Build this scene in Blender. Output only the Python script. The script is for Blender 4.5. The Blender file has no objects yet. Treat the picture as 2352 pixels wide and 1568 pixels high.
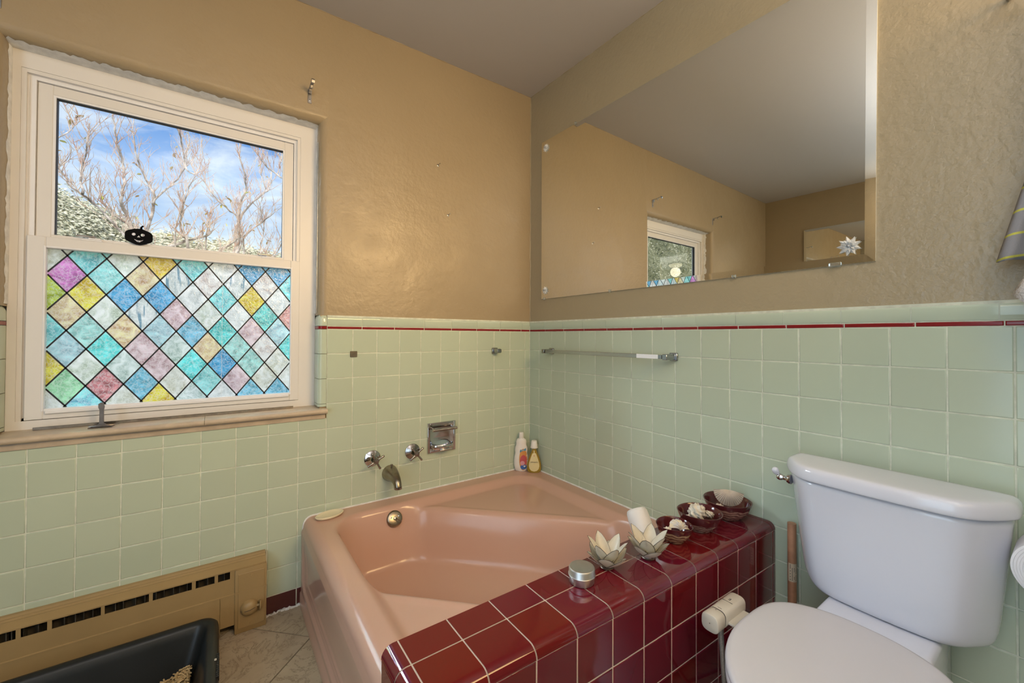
import bpy, bmesh, math, random
import numpy as np
from mathutils import Vector, Matrix
random.seed(7)
rng = np.random.default_rng(7)
C = bpy.context.scene.collection
SC = bpy.context.scene
PI = math.pi
rad = math.radians

# ------------------------------------------------------------------ camera
cam_d = bpy.data.cameras.new('camera'); cam = bpy.data.objects.new('camera', cam_d); C.objects.link(cam)
cam_d.sensor_width = 36.0; cam_d.sensor_fit = 'HORIZONTAL'
cam_d.lens = 940.047 / 2352 * 36.0
cam_d.shift_y = -21.9 / 2352
cam_d.clip_start = 0.02; cam_d.clip_end = 200
cr = (0.814857, -0.579646, 0.004264); cu = (-0.010356, -0.007201, 0.99992); cf = (0.579569, 0.814837, 0.011871)
M = Matrix(((cr[0], cu[0], -cf[0], -1.51174), (cr[1], cu[1], -cf[1], -1.94112), (cr[2], cu[2], -cf[2], 1.13624), (0, 0, 0, 1)))
cam.matrix_world = M
SC.camera = cam

# ------------------------------------------------------------------ colour management
SC.view_settings.view_transform = 'Standard'
SC.view_settings.look = 'None'
SC.view_settings.gamma = 1.0
SC.view_settings.use_curve_mapping = False
SC.view_settings.exposure = 0.0

# ------------------------------------------------------------------ node helper
def lin(c):
    return tuple(((v / 255) / 12.92 if v / 255 <= 0.04045 else ((v / 255 + 0.055) / 1.055) ** 2.4) for v in c) + (1,)

# ------------------------------------------------------------------ sky
W = bpy.data.worlds.new('sky'); SC.world = W; W.use_nodes = True
nt = W.node_tree; nt.nodes.clear()
def N(nt, typ, **kw):
    n = nt.nodes.new(typ)
    for k, v in kw.items():
        if k == 'ins':
            for i, x in v.items(): n.inputs[i].default_value = x
        else: setattr(n, k, v)
    return n
tc = N(nt, 'ShaderNodeTexCoord')
sep = N(nt, 'ShaderNodeSeparateXYZ'); nt.links.new(tc.outputs['Generated'], sep.inputs[0])
ramp = N(nt, 'ShaderNodeValToRGB'); nt.links.new(sep.outputs['Z'], ramp.inputs[0])
e = ramp.color_ramp.elements
e[0].position = 0.0; e[0].color = lin((200, 222, 240)); e[1].position = 0.9; e[1].color = lin((40, 85, 165))
x = ramp.color_ramp.elements.new(0.15); x.color = lin((184, 213, 240))
x = ramp.color_ramp.elements.new(0.38); x.color = lin((96, 148, 216))
x = ramp.color_ramp.elements.new(0.6); x.color = lin((62, 112, 190))
mp = N(nt, 'ShaderNodeMapping'); mp.inputs['Scale'].default_value = (3.0, 3.0, 9.0); mp.inputs['Rotation'].default_value = (0.25, 0.2, 0.4)
nt.links.new(tc.outputs['Generated'], mp.inputs[0])
nz = N(nt, 'ShaderNodeTexNoise', ins={'Scale': 2.2, 'Detail': 7.0, 'Roughness': 0.62, 'Distortion': 0.6})
nt.links.new(mp.outputs[0], nz.inputs['Vector'])
cr2 = N(nt, 'ShaderNodeValToRGB'); cr2.color_ramp.elements[0].position = 0.40; cr2.color_ramp.elements[1].position = 0.64
cr2.color_ramp.elements[1].color = (0.75, 0.75, 0.75, 1)
nt.links.new(nz.outputs[0], cr2.inputs[0])
mx = N(nt, 'ShaderNodeMix', data_type='RGBA'); nt.links.new(cr2.outputs[0], mx.inputs[0]); nt.links.new(ramp.outputs[0], mx.inputs[6])
mx.inputs[7].default_value = lin((222, 232, 242))
bg = N(nt, 'ShaderNodeBackground'); bg.inputs[1].default_value = 1.25
nt.links.new(mx.outputs[2], bg.inputs[0])
out = N(nt, 'ShaderNodeOutputWorld'); nt.links.new(bg.outputs[0], out.inputs[0])

# ------------------------------------------------------------------ sun, lamps and added fills
def light(name, kind, loc, energy, color, size=None, target=None, size_y=None, angle=None):
    d = bpy.data.lights.new(name, kind); d.energy = energy; d.color = color[:3]
    if kind == 'AREA':
        d.size = size
        if size_y: d.shape = 'RECTANGLE'; d.size_y = size_y
    elif kind == 'SUN': d.angle = angle
    else: d.shadow_soft_size = size
    o = bpy.data.objects.new(name, d); C.objects.link(o); o.location = loc
    if target is not None:
        o.rotation_euler = (Vector(target) - Vector(loc)).to_track_quat('-Z', 'Y').to_euler()
    return o
light('sun', 'SUN', (0, -5, 10), 3.8, (1.0, 0.93, 0.82), target=(1.2, 1.5, 3.6), angle=rad(0.6))
# added fill behind the camera, bounced off the rear wall and ceiling
light('bounced_fill', 'AREA', (-1.55, -2.20, 1.75), 60.0, (0.94, 0.95, 0.98), size=0.35, target=(-1.55, -2.62, 2.55))
vl = light('warm_wall_fill', 'AREA', (-0.46, -2.66, 2.00), 11.5, (1.0, 0.66, 0.30), size=0.86, size_y=0.5, target=(-1.0, 0, 1.55)); vl.data.spread = rad(95)  # added warm fill for the window wall, no fixture behind it
# added wide soft sun lamp that boosts the daylight through the window
light('sky_fill', 'SUN', (-3, 4, 6), 14.0, (0.78, 0.89, 1.0), target=(-1.7, 2.3, 5.05), angle=rad(46))
light('cool_side_fill', 'AREA', (-3.08, -2.13, 1.30), 26.0, (0.60, 0.81, 1.0), size=1.15, size_y=2.2, target=(0, -2.0, 1.30))  # added cool fill from the side, no doorway is modelled here
LAMP_WARM = (1.0, 0.86, 0.68)
light('ceiling_bulb', 'POINT', (-0.80, -2.25, 2.36), 3.5, LAMP_WARM, size=0.09)
light('wall_bulb', 'POINT', (-2.95, -1.60, 2.2), 4.0, LAMP_WARM, size=0.07)

# ------------------------------------------------------------------ object helpers
def link_mesh(name, me, mats, parent=None, smooth=None):
    o = bpy.data.objects.new(name, me); C.objects.link(o)
    if parent is not None: o.parent = parent
    if mats is not None and len(me.materials) == 0:
        for m in (mats if isinstance(mats, (list, tuple)) else [mats]): me.materials.append(m)
    if smooth is not None:
        me.polygons.foreach_set('use_smooth', [True] * len(me.polygons))
        if smooth < 180: me.set_sharp_from_angle(angle=rad(smooth))
    return o
def tag(o, label=None, cat=None, group=None, kind=None):
    if label: o['label'] = label
    if cat: o['category'] = cat
    if group: o['group'] = group
    if kind: o['kind'] = kind
    return o
def empty(name, loc=(0, 0, 0), rotz=0.0, label=None, cat=None, group=None, kind=None):
    o = bpy.data.objects.new(name, None); C.objects.link(o); o.location = loc; o.rotation_euler = (0, 0, rotz)
    o.empty_display_size = 0.02
    return tag(o, label, cat, group, kind)

class MB:
    def __init__(s): s.v = []; s.f = []; s.mi = []
    def add(s, vs, fs, mi=0):
        b = len(s.v); s.v += [tuple(v) for v in vs]
        s.f += [tuple(b + i for i in f) for f in fs]; s.mi += [mi] * len(fs)
        return s
    def box(s, a, b, mi=0):
        x0, y0, z0 = a; x1, y1, z1 = b
        return s.add([(x0, y0, z0), (x1, y0, z0), (x1, y1, z0), (x0, y1, z0), (x0, y0, z1), (x1, y0, z1), (x1, y1, z1), (x0, y1, z1)],
                     [(0, 3, 2, 1), (4, 5, 6, 7), (0, 1, 5, 4), (1, 2, 6, 5), (2, 3, 7, 6), (3, 0, 4, 7)], mi)
    def rbox(s, a, b, r, seg=2, mi=0):
        bm = bmesh.new(); bmesh.ops.create_cube(bm, size=1)
        c = [(a[i] + b[i]) / 2 for i in range(3)]; d = [abs(b[i] - a[i]) for i in range(3)]
        for v in bm.verts: v.co = Vector((v.co[0] * d[0] + c[0], v.co[1] * d[1] + c[1], v.co[2] * d[2] + c[2]))
        bmesh.ops.bevel(bm, geom=bm.edges[:], offset=r, segments=seg, profile=0.5, affect='EDGES')
        s.bm(bm, mi); return s
    def bm(s, bm, mi=0, mat=None):
        bm.verts.index_update()
        vs = [(mat @ v.co if mat else v.co) for v in bm.verts]
        s.add(vs, [tuple(v.index for v in f.verts) for f in bm.faces], mi); bm.free(); return s
    def prism(s, poly, lo, hi, axis=2, mi=0, caps=True):
        """poly: 2D loop; extruded along axis. axis 2: (x,y) in plan; axis 0: (y,z); axis 1: (x,z)"""
        n = len(poly)
        def P(p, h):
            return (p[0], p[1], h) if axis == 2 else ((h, p[0], p[1]) if axis == 0 else (p[0], h, p[1]))
        vs = [P(p, lo) for p in poly] + [P(p, hi) for p in poly]
        fs = [(i, (i + 1) % n, n + (i + 1) % n, n + i) for i in range(n)]
        if caps: fs += [tuple(range(n - 1, -1, -1)), tuple(range(n, 2 * n))]
        return s.add(vs, fs, mi)
    def grid(s, P, mi=0, close_u=False, flip=False):
        """P: array nu x nv x 3"""
        P = np.asarray(P, float); nu, nv = P.shape[:2]
        vs = P.reshape(-1, 3).tolist(); fs = []
        for i in range(nu if close_u else nu - 1):
            i2 = (i + 1) % nu
            for j in range(nv - 1):
                q = (i * nv + j, i2 * nv + j, i2 * nv + j + 1, i * nv + j + 1)
                fs.append(q[::-1] if flip else q)
        return s.add(vs, fs, mi)
    def lathe(s, prof, n=32, c=(0, 0, 0), mi=0, axis='z', close=False):
        """prof: list of (r, h)"""
        vs = []; m = len(prof)
        for i in range(n):
            a = 2 * PI * i / n
            for r, h in prof:
                p = (r * math.cos(a), r * math.sin(a), h)
                if axis == '-y': p = (p[0], -p[2], p[1])
                elif axis == '-x': p = (-p[2], p[0], p[1])
                elif axis == 'x': p = (p[2], p[0], p[1])
                vs.append((p[0] + c[0], p[1] + c[1], p[2] + c[2]))
        fs = []
        for i in range(n):
            j = (i + 1) % n
            for k in range(m - 1): fs.append((i * m + k, j * m + k, j * m + k + 1, i * m + k + 1))
        return s.add(vs, fs, mi)
    def tube(s, pts, r, n=8, mi=0, caps=True):
        pts = [Vector(p) for p in pts]; rs = r if isinstance(r, (list, tuple)) else [r] * len(pts)
        vs = []; prev = None
        for i, p in enumerate(pts):
            d = (pts[min(i + 1, len(pts) - 1)] - pts[max(i - 1, 0)]).normalized()
            if prev is None:
                ref = Vector((0, 0, 1)) if abs(d.z) < 0.9 else Vector((1, 0, 0))
                u = d.cross(ref).normalized()
            else:
                u = (prev - d * prev.dot(d)).normalized()
            prev = u; w = d.cross(u)
            for k in range(n):
                a = 2 * PI * k / n
                vs.append(p + (u * math.cos(a) + w * math.sin(a)) * rs[i])
        fs = []
        for i in range(len(pts) - 1):
            for k in range(n):
                k2 = (k + 1) % n
                fs.append((i * n + k, i * n + k2, (i + 1) * n + k2, (i + 1) * n + k))
        if caps:
            fs.append(tuple(range(n - 1, -1, -1))); fs.append(tuple((len(pts) - 1) * n + k for k in range(n)))
        return s.add(vs, fs, mi)
    def mesh(s, name='m'):
        me = bpy.data.meshes.new(name); me.from_pydata(s.v, [], s.f); me.update()
        if any(s.mi): me.polygons.foreach_set('material_index', s.mi)
        return me
    def build(s, name, mats, parent=None, smooth=None, fixn=True):
        me = s.mesh(name)
        if fixn:
            bm = bmesh.new(); bm.from_mesh(me); bmesh.ops.recalc_face_normals(bm, faces=bm.faces); bm.to_mesh(me); bm.free()
        return link_mesh(name, me, mats, parent, smooth)

# ------------------------------------------------------------------ materials
def mat(name, col, rough=0.5, metal=0.0, spec=0.5, coat=0.0, coat_r=0.05, var=0.0, var_scale=6.0, col2=None, bump=0.0, bscale=40.0,
        bdist=0.01, detail=3.0, objrand=0.0, trans=0.0, ior=1.45, bump2=None, sss=0.0, rvar=0.0):
    m = bpy.data.materials.new(name); m.use_nodes = True; nt = m.node_tree; nt.nodes.clear()
    o = N(nt, 'ShaderNodeOutputMaterial'); p = N(nt, 'ShaderNodeBsdfPrincipled'); nt.links.new(p.outputs[0], o.inputs[0])
    p.inputs['Base Color'].default_value = col; p.inputs['Roughness'].default_value = rough; p.inputs['Metallic'].default_value = metal
    p.inputs['Specular IOR Level'].default_value = spec; p.inputs['Coat Weight'].default_value = coat; p.inputs['Coat Roughness'].default_value = coat_r
    p.inputs['Transmission Weight'].default_value = trans; p.inputs['IOR'].default_value = ior
    if sss: p.inputs['Subsurface Weight'].default_value = sss; p.inputs['Subsurface Radius'].default_value = (0.01, 0.008, 0.006)
    tc = N(nt, 'ShaderNodeTexCoord')
    src = None
    if var or col2:
        nz = N(nt, 'ShaderNodeTexNoise', ins={'Scale': var_scale, 'Detail': 5.0, 'Roughness': 0.6}); nt.links.new(tc.outputs['Object'], nz.inputs['Vector'])
        mr = N(nt, 'ShaderNodeMapRange', ins={1: 0.28, 2: 0.72}); mr.interpolation_type = 'SMOOTHSTEP'; nt.links.new(nz.outputs[0], mr.inputs[0])
        mx = N(nt, 'ShaderNodeMix', data_type='RGBA'); nt.links.new(mr.outputs[0], mx.inputs[0])
        mx.inputs[6].default_value = col
        mx.inputs[7].default_value = col2 if col2 else tuple(c * (1 - var) for c in col[:3]) + (1,)
        src = mx.outputs[2]
    if objrand:
        oi = N(nt, 'ShaderNodeObjectInfo')
        hsv = N(nt, 'ShaderNodeHueSaturation')
        mr2 = N(nt, 'ShaderNodeMapRange', ins={1: 0.0, 2: 1.0, 3: 1 - objrand, 4: 1 + objrand}); nt.links.new(oi.outputs['Random'], mr2.inputs[0])
        nt.links.new(mr2.outputs[0], hsv.inputs['Value'])
        m3 = N(nt, 'ShaderNodeMath', operation='MULTIPLY'); nt.links.new(oi.outputs['Random'], m3.inputs[0]); m3.inputs[1].default_value = 7.31
        m4 = N(nt, 'ShaderNodeMath', operation='FRACT'); nt.links.new(m3.outputs[0], m4.inputs[0])
        mr3 = N(nt, 'ShaderNodeMapRange', ins={1: 0.0, 2: 1.0, 3: 0.5 - objrand * 0.16, 4: 0.5 + objrand * 0.16}); nt.links.new(m4.outputs[0], mr3.inputs[0])
        nt.links.new(mr3.outputs[0], hsv.inputs['Hue'])
        if src: nt.links.new(src, hsv.inputs['Color'])
        else: hsv.inputs['Color'].default_value = col
        src = hsv.outputs[0]
    if src: nt.links.new(src, p.inputs['Base Color'])
    if rvar:
        nzr = N(nt, 'ShaderNodeTexNoise', ins={'Scale': 9.0, 'Detail': 4.0}); nt.links.new(tc.outputs['Object'], nzr.inputs['Vector'])
        mrr = N(nt, 'ShaderNodeMapRange', ins={1: 0.3, 2: 0.7, 3: rough, 4: rough + rvar}); nt.links.new(nzr.outputs[0], mrr.inputs[0])
        nt.links.new(mrr.outputs[0], p.inputs['Roughness'])
    last = None
    for (b, sc_, dd, det) in ([(bump, bscale, bdist, detail)] if bump else []) + (bump2 or []):
        nb = N(nt, 'ShaderNodeTexNoise', ins={'Scale': sc_, 'Detail': det, 'Roughness': 0.55}); nt.links.new(tc.outputs['Object'], nb.inputs['Vector'])
        bp_ = N(nt, 'ShaderNodeBump', ins={'Strength': b, 'Distance': dd}); nt.links.new(nb.outputs[0], bp_.inputs['Height'])
        if last: nt.links.new(last, bp_.inputs['Normal'])
        last = bp_.outputs[0]
    if last:
        nt.links.new(last, p.inputs['Normal'])
        if coat: nt.links.new(last, p.inputs['Coat Normal'])
    return m

TILE = mat('mint_tile', (0.475, 0.545, 0.42, 1), rough=0.13, spec=0.5, objrand=0.03, bump=0.10, bscale=7, bdist=0.01, detail=1)
TRIMT = mat('mint_trim', (0.485, 0.56, 0.44, 1), rough=0.07, spec=0.6, objrand=0.03)
GROUT = mat('grout', (0.70, 0.73, 0.60, 1), rough=0.8, var=0.25, var_scale=30)
GROUTW = mat('white_grout', (0.72, 0.62, 0.52, 1), rough=0.7, var=0.1, var_scale=30)
LINER = mat('red_liner', (0.22, 0.012, 0.015, 1), rough=0.15)
COVE = mat('maroon_base', (0.085, 0.022, 0.02, 1), rough=0.2)
PLASTER = mat('tan_plaster', (0.36, 0.28, 0.172, 1), rough=0.28, spec=0.45, var=0.06, var_scale=1.5, rvar=0.12,
              bump=0.35, bscale=55, bdist=0.004, detail=4, bump2=[(0.5, 6, 0.012, 5.0)])
PLASTER_R = mat('patched_tan_plaster', (0.37, 0.308, 0.198, 1), rough=0.27, spec=0.5, rvar=0.0,
              bump=0.45, bscale=60, bdist=0.004, detail=5, bump2=[(0.3, 5, 0.006, 3.0), (0.4, 15, 0.005, 7.0)])
CEIL = mat('ceiling_paint', (0.50, 0.475, 0.455, 1), rough=0.75, bump=0.1, bscale=80, bdist=0.003)
WHITE = mat('window_vinyl', (0.71, 0.69, 0.665, 1), rough=0.35)
BEAD = mat('white_bead', (0.78, 0.78, 0.80, 1), rough=0.3)
CAULK = mat('white_caulk', (0.84, 0.83, 0.80, 1), rough=0.6, var=0.25, var_scale=25, bump=0.6, bscale=70, bdist=0.004)
CHROME = mat('chrome', (0.62, 0.61, 0.62, 1), rough=0.09, metal=1)
DULLCHROME = mat('worn_chrome', (0.46, 0.43, 0.41, 1), rough=0.22, metal=1, var=0.35, var_scale=40)
NICKEL = mat('old_nickel', (0.36, 0.31, 0.24, 1), rough=0.28, metal=1, var=0.3, var_scale=30)
PINK = mat('pink_enamel', (0.555, 0.345, 0.265, 1), rough=0.17, spec=0.45, coat=0.08, coat_r=0.06)
RED = mat('burgundy_tile', (0.125, 0.005, 0.012, 1), rough=0.07, spec=0.6, coat=0.5, coat_r=0.03, objrand=0.06, bump=0.05, bscale=8, bdist=0.008, detail=1)
PORC = mat('white_porcelain', (0.66, 0.67, 0.74, 1), rough=0.12, spec=0.5, coat=0.3)
SEATW = mat('seat_plastic', (0.60, 0.57, 0.575, 1), rough=0.22)
MIRROR = mat('mirror_silver', (0.86, 0.87, 0.82, 1), rough=0.0, metal=1)
MEDGE = mat('mirror_edge', (0.86, 0.87, 0.82, 1), rough=0.3, metal=0.2)
# ================================================================== ROOM SHELL
RX, RY, CH = -3.13, -2.75, 2.588      # opposite wall x, rear wall y, ceiling height
PT = 0.1095                            # tile pitch
JT = 0.0026                            # joint width
Z0 = 1.1675                            # underside of the red liner
SX0, SX1 = -2.0785, -1.165             # window jambs
SB, ST = 0.818, 2.078                  # window opening bottom and top
def ceil_z(y, x=0.0): return CH + 0.022 * y + 0.014 * x

def arc(cx, cy, r, a0, a1, n=6):
    return [(cx + r * math.cos(rad(a0 + (a1 - a0) * i / n)), cy + r * math.sin(rad(a0 + (a1 - a0) * i / n))) for i in range(n + 1)]

# window wall: plaster face at y = 0.007
pf = 0.007; wb = 0.19; R = 0.034
b = MB()
b.prism([(0.12, wb), (0.12, pf)] + [(SX1 + R, pf)] + arc(SX1 + R, pf + R, R, 270, 180)[1:] + [(SX1, wb)], 1.2285, 2.62)          # right of the window, rounded arris
b.prism([(0.12, wb), (0.12, pf), (SX1 + 0.008, pf), (SX1 + 0.008, wb)], -0.05, 1.2285)
b.prism([(RX - 0.1, wb), (SX0, wb)] + arc(SX0 - R, pf + R, R, 0, -90) + [(RX - 0.1, pf)], 1.2285, 2.62)
b.prism([(RX - 0.1, wb), (SX0 - 0.008, wb), (SX0 - 0.008, pf), (RX - 0.1, pf)], -0.05, 1.2285)
b.prism([(wb, 2.62), (wb, ST)] + arc(pf + R, ST + R, R, 270, 180) + [(pf, 2.62)], SX0 - R, SX1 + R, axis=0)
b.box((SX0 - 0.03, pf, -0.05), (SX1 + 0.03, wb, SB - 0.006))
wall_left = b.build('wall_left', PLASTER, smooth=40); tag(wall_left, 'tan painted wall with green tiled lower half around the window', kind='structure')
b = MB().box((pf, RY - 0.1, -0.05), (0.12, pf, 2.62))
wall_right = b.build('wall_right', PLASTER_R); tag(wall_right, 'rough patched tan wall with green tiled lower half behind the toilet', kind='structure')
b = MB().box((RX - 0.12, RY - 0.1, -0.05), (RX, pf, 2.62))
wall_opp = b.build('wall_opposite', PLASTER); tag(wall_opp, kind='structure')
b = MB().box((RX - 0.12, RY - 0.12, -0.05), (0.12, RY, 2.62))
wall_rear = b.build('wall_rear', PLASTER); tag(wall_rear, kind='structure')
b = MB()
b.add([(RX - .1, wb, ceil_z(wb, RX - .1)), (0.12, wb, ceil_z(wb)), (0.12, RY - .1, ceil_z(RY)), (RX - .1, RY - .1, ceil_z(RY, RX - .1)),
       (RX - .1, wb, 2.7), (0.12, wb, 2.7), (0.12, RY - .1, 2.7), (RX - .1, RY - .1, 2.7)],
      [(0, 1, 2, 3), (4, 7, 6, 5), (0, 4, 5, 1), (1, 5, 6, 2), (2, 6, 7, 3), (3, 7, 4, 0)])
ceiling = b.build('ceiling', CEIL); tag(ceiling, kind='structure')
# uneven painted bead where walls meet the ceiling and each other
def ragged_bead(name, p0, p1, r, n, parent, m, jit=0.4):
    pts = [Vector(p0).lerp(Vector(p1), i / n) + Vector([random.uniform(-1, 1) * r * jit for _ in range(3)]) for i in range(n + 1)]
    return MB().tube(pts, [r * random.uniform(0.6, 1.3) for _ in pts], 6).build(name, m, parent, 60)
ragged_bead('ceiling_caulk', (RX, pf, ceil_z(pf, RX)), (pf, pf, ceil_z(pf)), 0.0028, 120, wall_left, PLASTER)
ragged_bead('ceiling_caulk', (pf, pf, ceil_z(0)), (pf, RY, ceil_z(RY)), 0.0028, 120, wall_right, PLASTER_R)
ragged_bead('corner_caulk', (pf - .001, pf - .001, 1.225), (pf - .001, pf - .001, 2.58), 0.003, 60, wall_right, PLASTER_R)

# ------------------------------------------------------------------ tiles
_tc = {}
def tile_mesh(w, h, m, d=0.0075, bv=0.0024):
    key = (round(w, 4), round(h, 4), m.name)
    if key in _tc: return _tc[key]
    W2, H2 = w / 2, h / 2; vs = []
    for ins, y in ((bv, 0.0), (bv * 0.35, 0.0006), (0, 0.0022), (0, d)):
        vs += [(-W2 + ins, y, -H2 + ins), (W2 - ins, y, -H2 + ins), (W2 - ins, y, H2 - ins), (-W2 + ins, y, H2 - ins)]
    fs = [(0, 1, 2, 3)]
    for k in range(3):
        for i in range(4):
            j = (i + 1) % 4; fs.append((4 * k + i, 4 * k + 4 + i, 4 * k + 4 + j, 4 * k + j))
    me = bpy.data.meshes.new('tile'); me.from_pydata(vs, [], fs); me.update(); me.materials.append(m)
    me.polygons.foreach_set('use_smooth', [False] + [True] * 12)
    _tc[key] = me; return me
def put_tile(wall, u0, u1, z0, z1, m=TILE, name='tile', parent=None, proud=0.0, joint=JT):
    """wall 'L': u = x, front faces -y.  wall 'R': u = y (u0>u1 allowed), front faces -x."""
    if u0 > u1: u0, u1 = u1, u0
    w = u1 - u0 - joint; h = z1 - z0 - joint
    if w < 0.004 or h < 0.004: return
    o = bpy.data.objects.new(name, tile_mesh(w, h, m)); C.objects.link(o)
    uc, zc = (u0 + u1) / 2, (z0 + z1) / 2; j = random.uniform(-.0004, .0004) - proud
    tx, tz = random.uniform(-.0028, .0028), random.uniform(-.0028, .0028)
    if wall == 'L': o.location = (uc, j, zc); o.rotation_euler = (tx, 0, tz)
    elif wall == 'R': o.location = (j, uc, zc); o.rotation_euler = (tx, 0, -PI / 2 + tz)
    elif wall == 'O': o.location = (RX + 0.0075 - j, uc, zc); o.rotation_euler = (tx, 0, PI / 2 + tz)
    o.parent = parent or (wall_left if wall == 'L' else wall_right); return o
TL0, TR0 = 0.0353, 0.09025
zrow = lambda k: Z0 - k * PT
BASE = 0.073
def clip_rows():
    rows = [(max(zrow(k), BASE), zrow(k - 1)) for k in range(1, 11)]
    return rows
TUB_X, TUB_Y = -1.217, -1.127
# mirror-side wall
colsR = [0.0, -TR0] + [-(TR0 + c * PT) for c in range(1, 25)]
for i in range(len(colsR) - 1):
    ya, yb = colsR[i], colsR[i + 1]
    if ya < RY: break
    yb = max(yb, RY)
    for (z0, z1) in clip_rows():
        if yb > TUB_Y and z1 <= 0.37: continue
        if yb > TUB_Y and z0 < 0.355: z0 = 0.355
        put_tile('R', ya, yb, z0, z1)
    put_tile('R', ya, yb, 0.0, BASE, COVE, 'base_tile') if yb < -1.34 else None
# window wall
colsL = [0.0, -TL0] + [-(TL0 + c * PT) for c in range(1, 30)]
XJ = -(TL0 + 10 * PT)                  # joint where the window trim starts
XJL = SX0 - (XJ - SX1)
APZ = 0.776
for i in range(len(colsL) - 1):
    xa, xb = colsL[i], colsL[i + 1]
    if xa < RX: break
    xb = max(xb, RX)
    for (z0, z1) in clip_rows():
        segs = [(xb, xa)]
        over_win = xa <= XJ + 1e-4 and xb >= XJL - 0.12
        if xb > TUB_X - 0.01 and z1 <= 0.36: continue
        if xb > TUB_X - 0.12 and xb > -1.22 and z0 < 0.352: z0 = 0.352
        if xa < -1.3 and z1 <= 0.25 and xb > -2.6: continue
        if xa < -1.3 and z0 < 0.262 and xb > -2.6: z0 = 0.262 if xa > -2.6 else z0
        if xa <= XJ + 1e-4:
            if xb > XJL:                                   # wholly under the window
                if z0 >= APZ: continue
                z1 = min(z1, APZ)
            elif xa > XJL:                                 # straddles the left trim joint
                if z1 > APZ:
                    put_tile('L', xb, XJL, max(z0, APZ) if z0 < APZ else z0, z1)
                    if z0 < APZ: put_tile('L', xb, xa, z0, APZ)
                    continue
        if xb < -1.2275 < xa and z1 < .36:
            put_tile('L', xb, -1.219, z0, z1); continue
        put_tile('L', xb, xa, z0, z1)
for (xa, xb) in ((-1.219, -1.2413), (-1.2413, -1.353)): put_tile('L', xb, xa, 0.0, BASE, COVE, 'base_tile')
# grout bed
b = MB()
b.box((XJ, 0.0014, 0.0), (0.0, pf + .001, 1.2285)); b.box((RX, 0.0014, 0.0), (XJL, pf + .001, 1.2285)); b.box((XJL, 0.0014, 0.0), (XJ, pf + .001, APZ))
b.build('grout', GROUT, wall_left)
ragged_bead('floor_caulk', (-1.222, -.004, .002), (-1.352, -.006, .001), .0055, 26, wall_left, CAULK, 1.0)
MB().box((0.0014, RY, 0.0), (pf + .001, 0.001, 1.2285)).build('grout', GROUT, wall_right)
MB().tube([(-0.0005, -0.0005, 0.36), (-0.0005, -0.0005, 1.2)], 0.0022, 6).build('corner_grout', GROUT, wall_right)

# bullnose caps and the red liner strips
def cap_mesh(w):
    prof = [(0.0075, 0.0012), (0.0012, 0.0012), (0, 0.003), (0, 0.033)] + [(0.0145 - 0.0145 * math.cos(t), 0.033 + 0.0140 * math.sin(t)) for t in [PI / 2 * i / 5 for i in range(1, 6)]]
    vs = []; n = len(prof)
    for x, ins in ((-w / 2, 0), (w / 2, 0)):
        vs += [(x, y + ins, z - (ins if z > .02 else -ins)) for y, z in prof]
    fs = [(k * n + i, (k + 1) * n + i, (k + 1) * n + i + 1, k * n + i + 1) for k in range(1) for i in range(n - 1)]
    fs += [tuple(range(n)), tuple(n + i for i in range(n - 1, -1, -1))]
    me = bpy.data.meshes.new('cap_tile'); me.from_pydata(vs, [], fs); me.materials.append(TRIMT)
    me.polygons.foreach_set('use_smooth', [True] * len(fs)); me.set_sharp_from_angle(angle=rad(50)); return me
def cap(wall, u0, u1):
    if u0 > u1: u0, u1 = u1, u0
    w = u1 - u0 - 0.0028
    if w < 0.006: return
    o = bpy.data.objects.new('cap_tile', cap_mesh(w)); C.objects.link(o); uc = (u0 + u1) / 2
    dz = random.uniform(-.0006, .0006)
    if wall == 'L': o.location = (uc, -0.0008, 1.1805 + dz); o.parent = wall_left
    else: o.location = (-0.0008, uc, 1.1805 + dz); o.rotation_euler = (0, 0, -PI / 2); o.parent = wall_right
capL = [0.0, -.0617] + [-.0617 - .1531 * k for k in range(1, 7)] + [XJ - .0005]
for i in range(len(capL) - 1): cap('L', capL[i], capL[i + 1])
x = XJL
while x > RX: cap('L', max(x - .1531, RX), x); x -= .1531
capR = [0.0, -.1345] + [-.1345 - .1532 * k for k in range(1, 18)]
for i in range(len(capR) - 1):
    if capR[i] < RY: break
    cap('R', capR[i], max(capR[i + 1], RY))
def liner(wall, u0, u1):
    put_tile(wall, u0, u1, 1.1668, 1.1800, LINER, 'liner_tile', proud=0.0006, joint=0.0022)
lin_L = [0.0, -.0517] + [-.0517 - .1531 * k for k in range(1, 7)] + [XJ]
lin_L = [0.0, -.0645, -.2155, -.3685, -.5215, -.6745, -.8276, -.9806, XJ]
for i in range(len(lin_L) - 1): liner('L', lin_L[i], lin_L[i + 1])
x = XJL
while x > RX: liner('L', max(x - .1531, RX), x); x -= .1531
for i in range(len(capR) - 1):
    if capR[i] < RY: break
    liner('R', capR[i] - (.008 if i else 0), max(capR[i + 1] - .008, RY))
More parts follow.
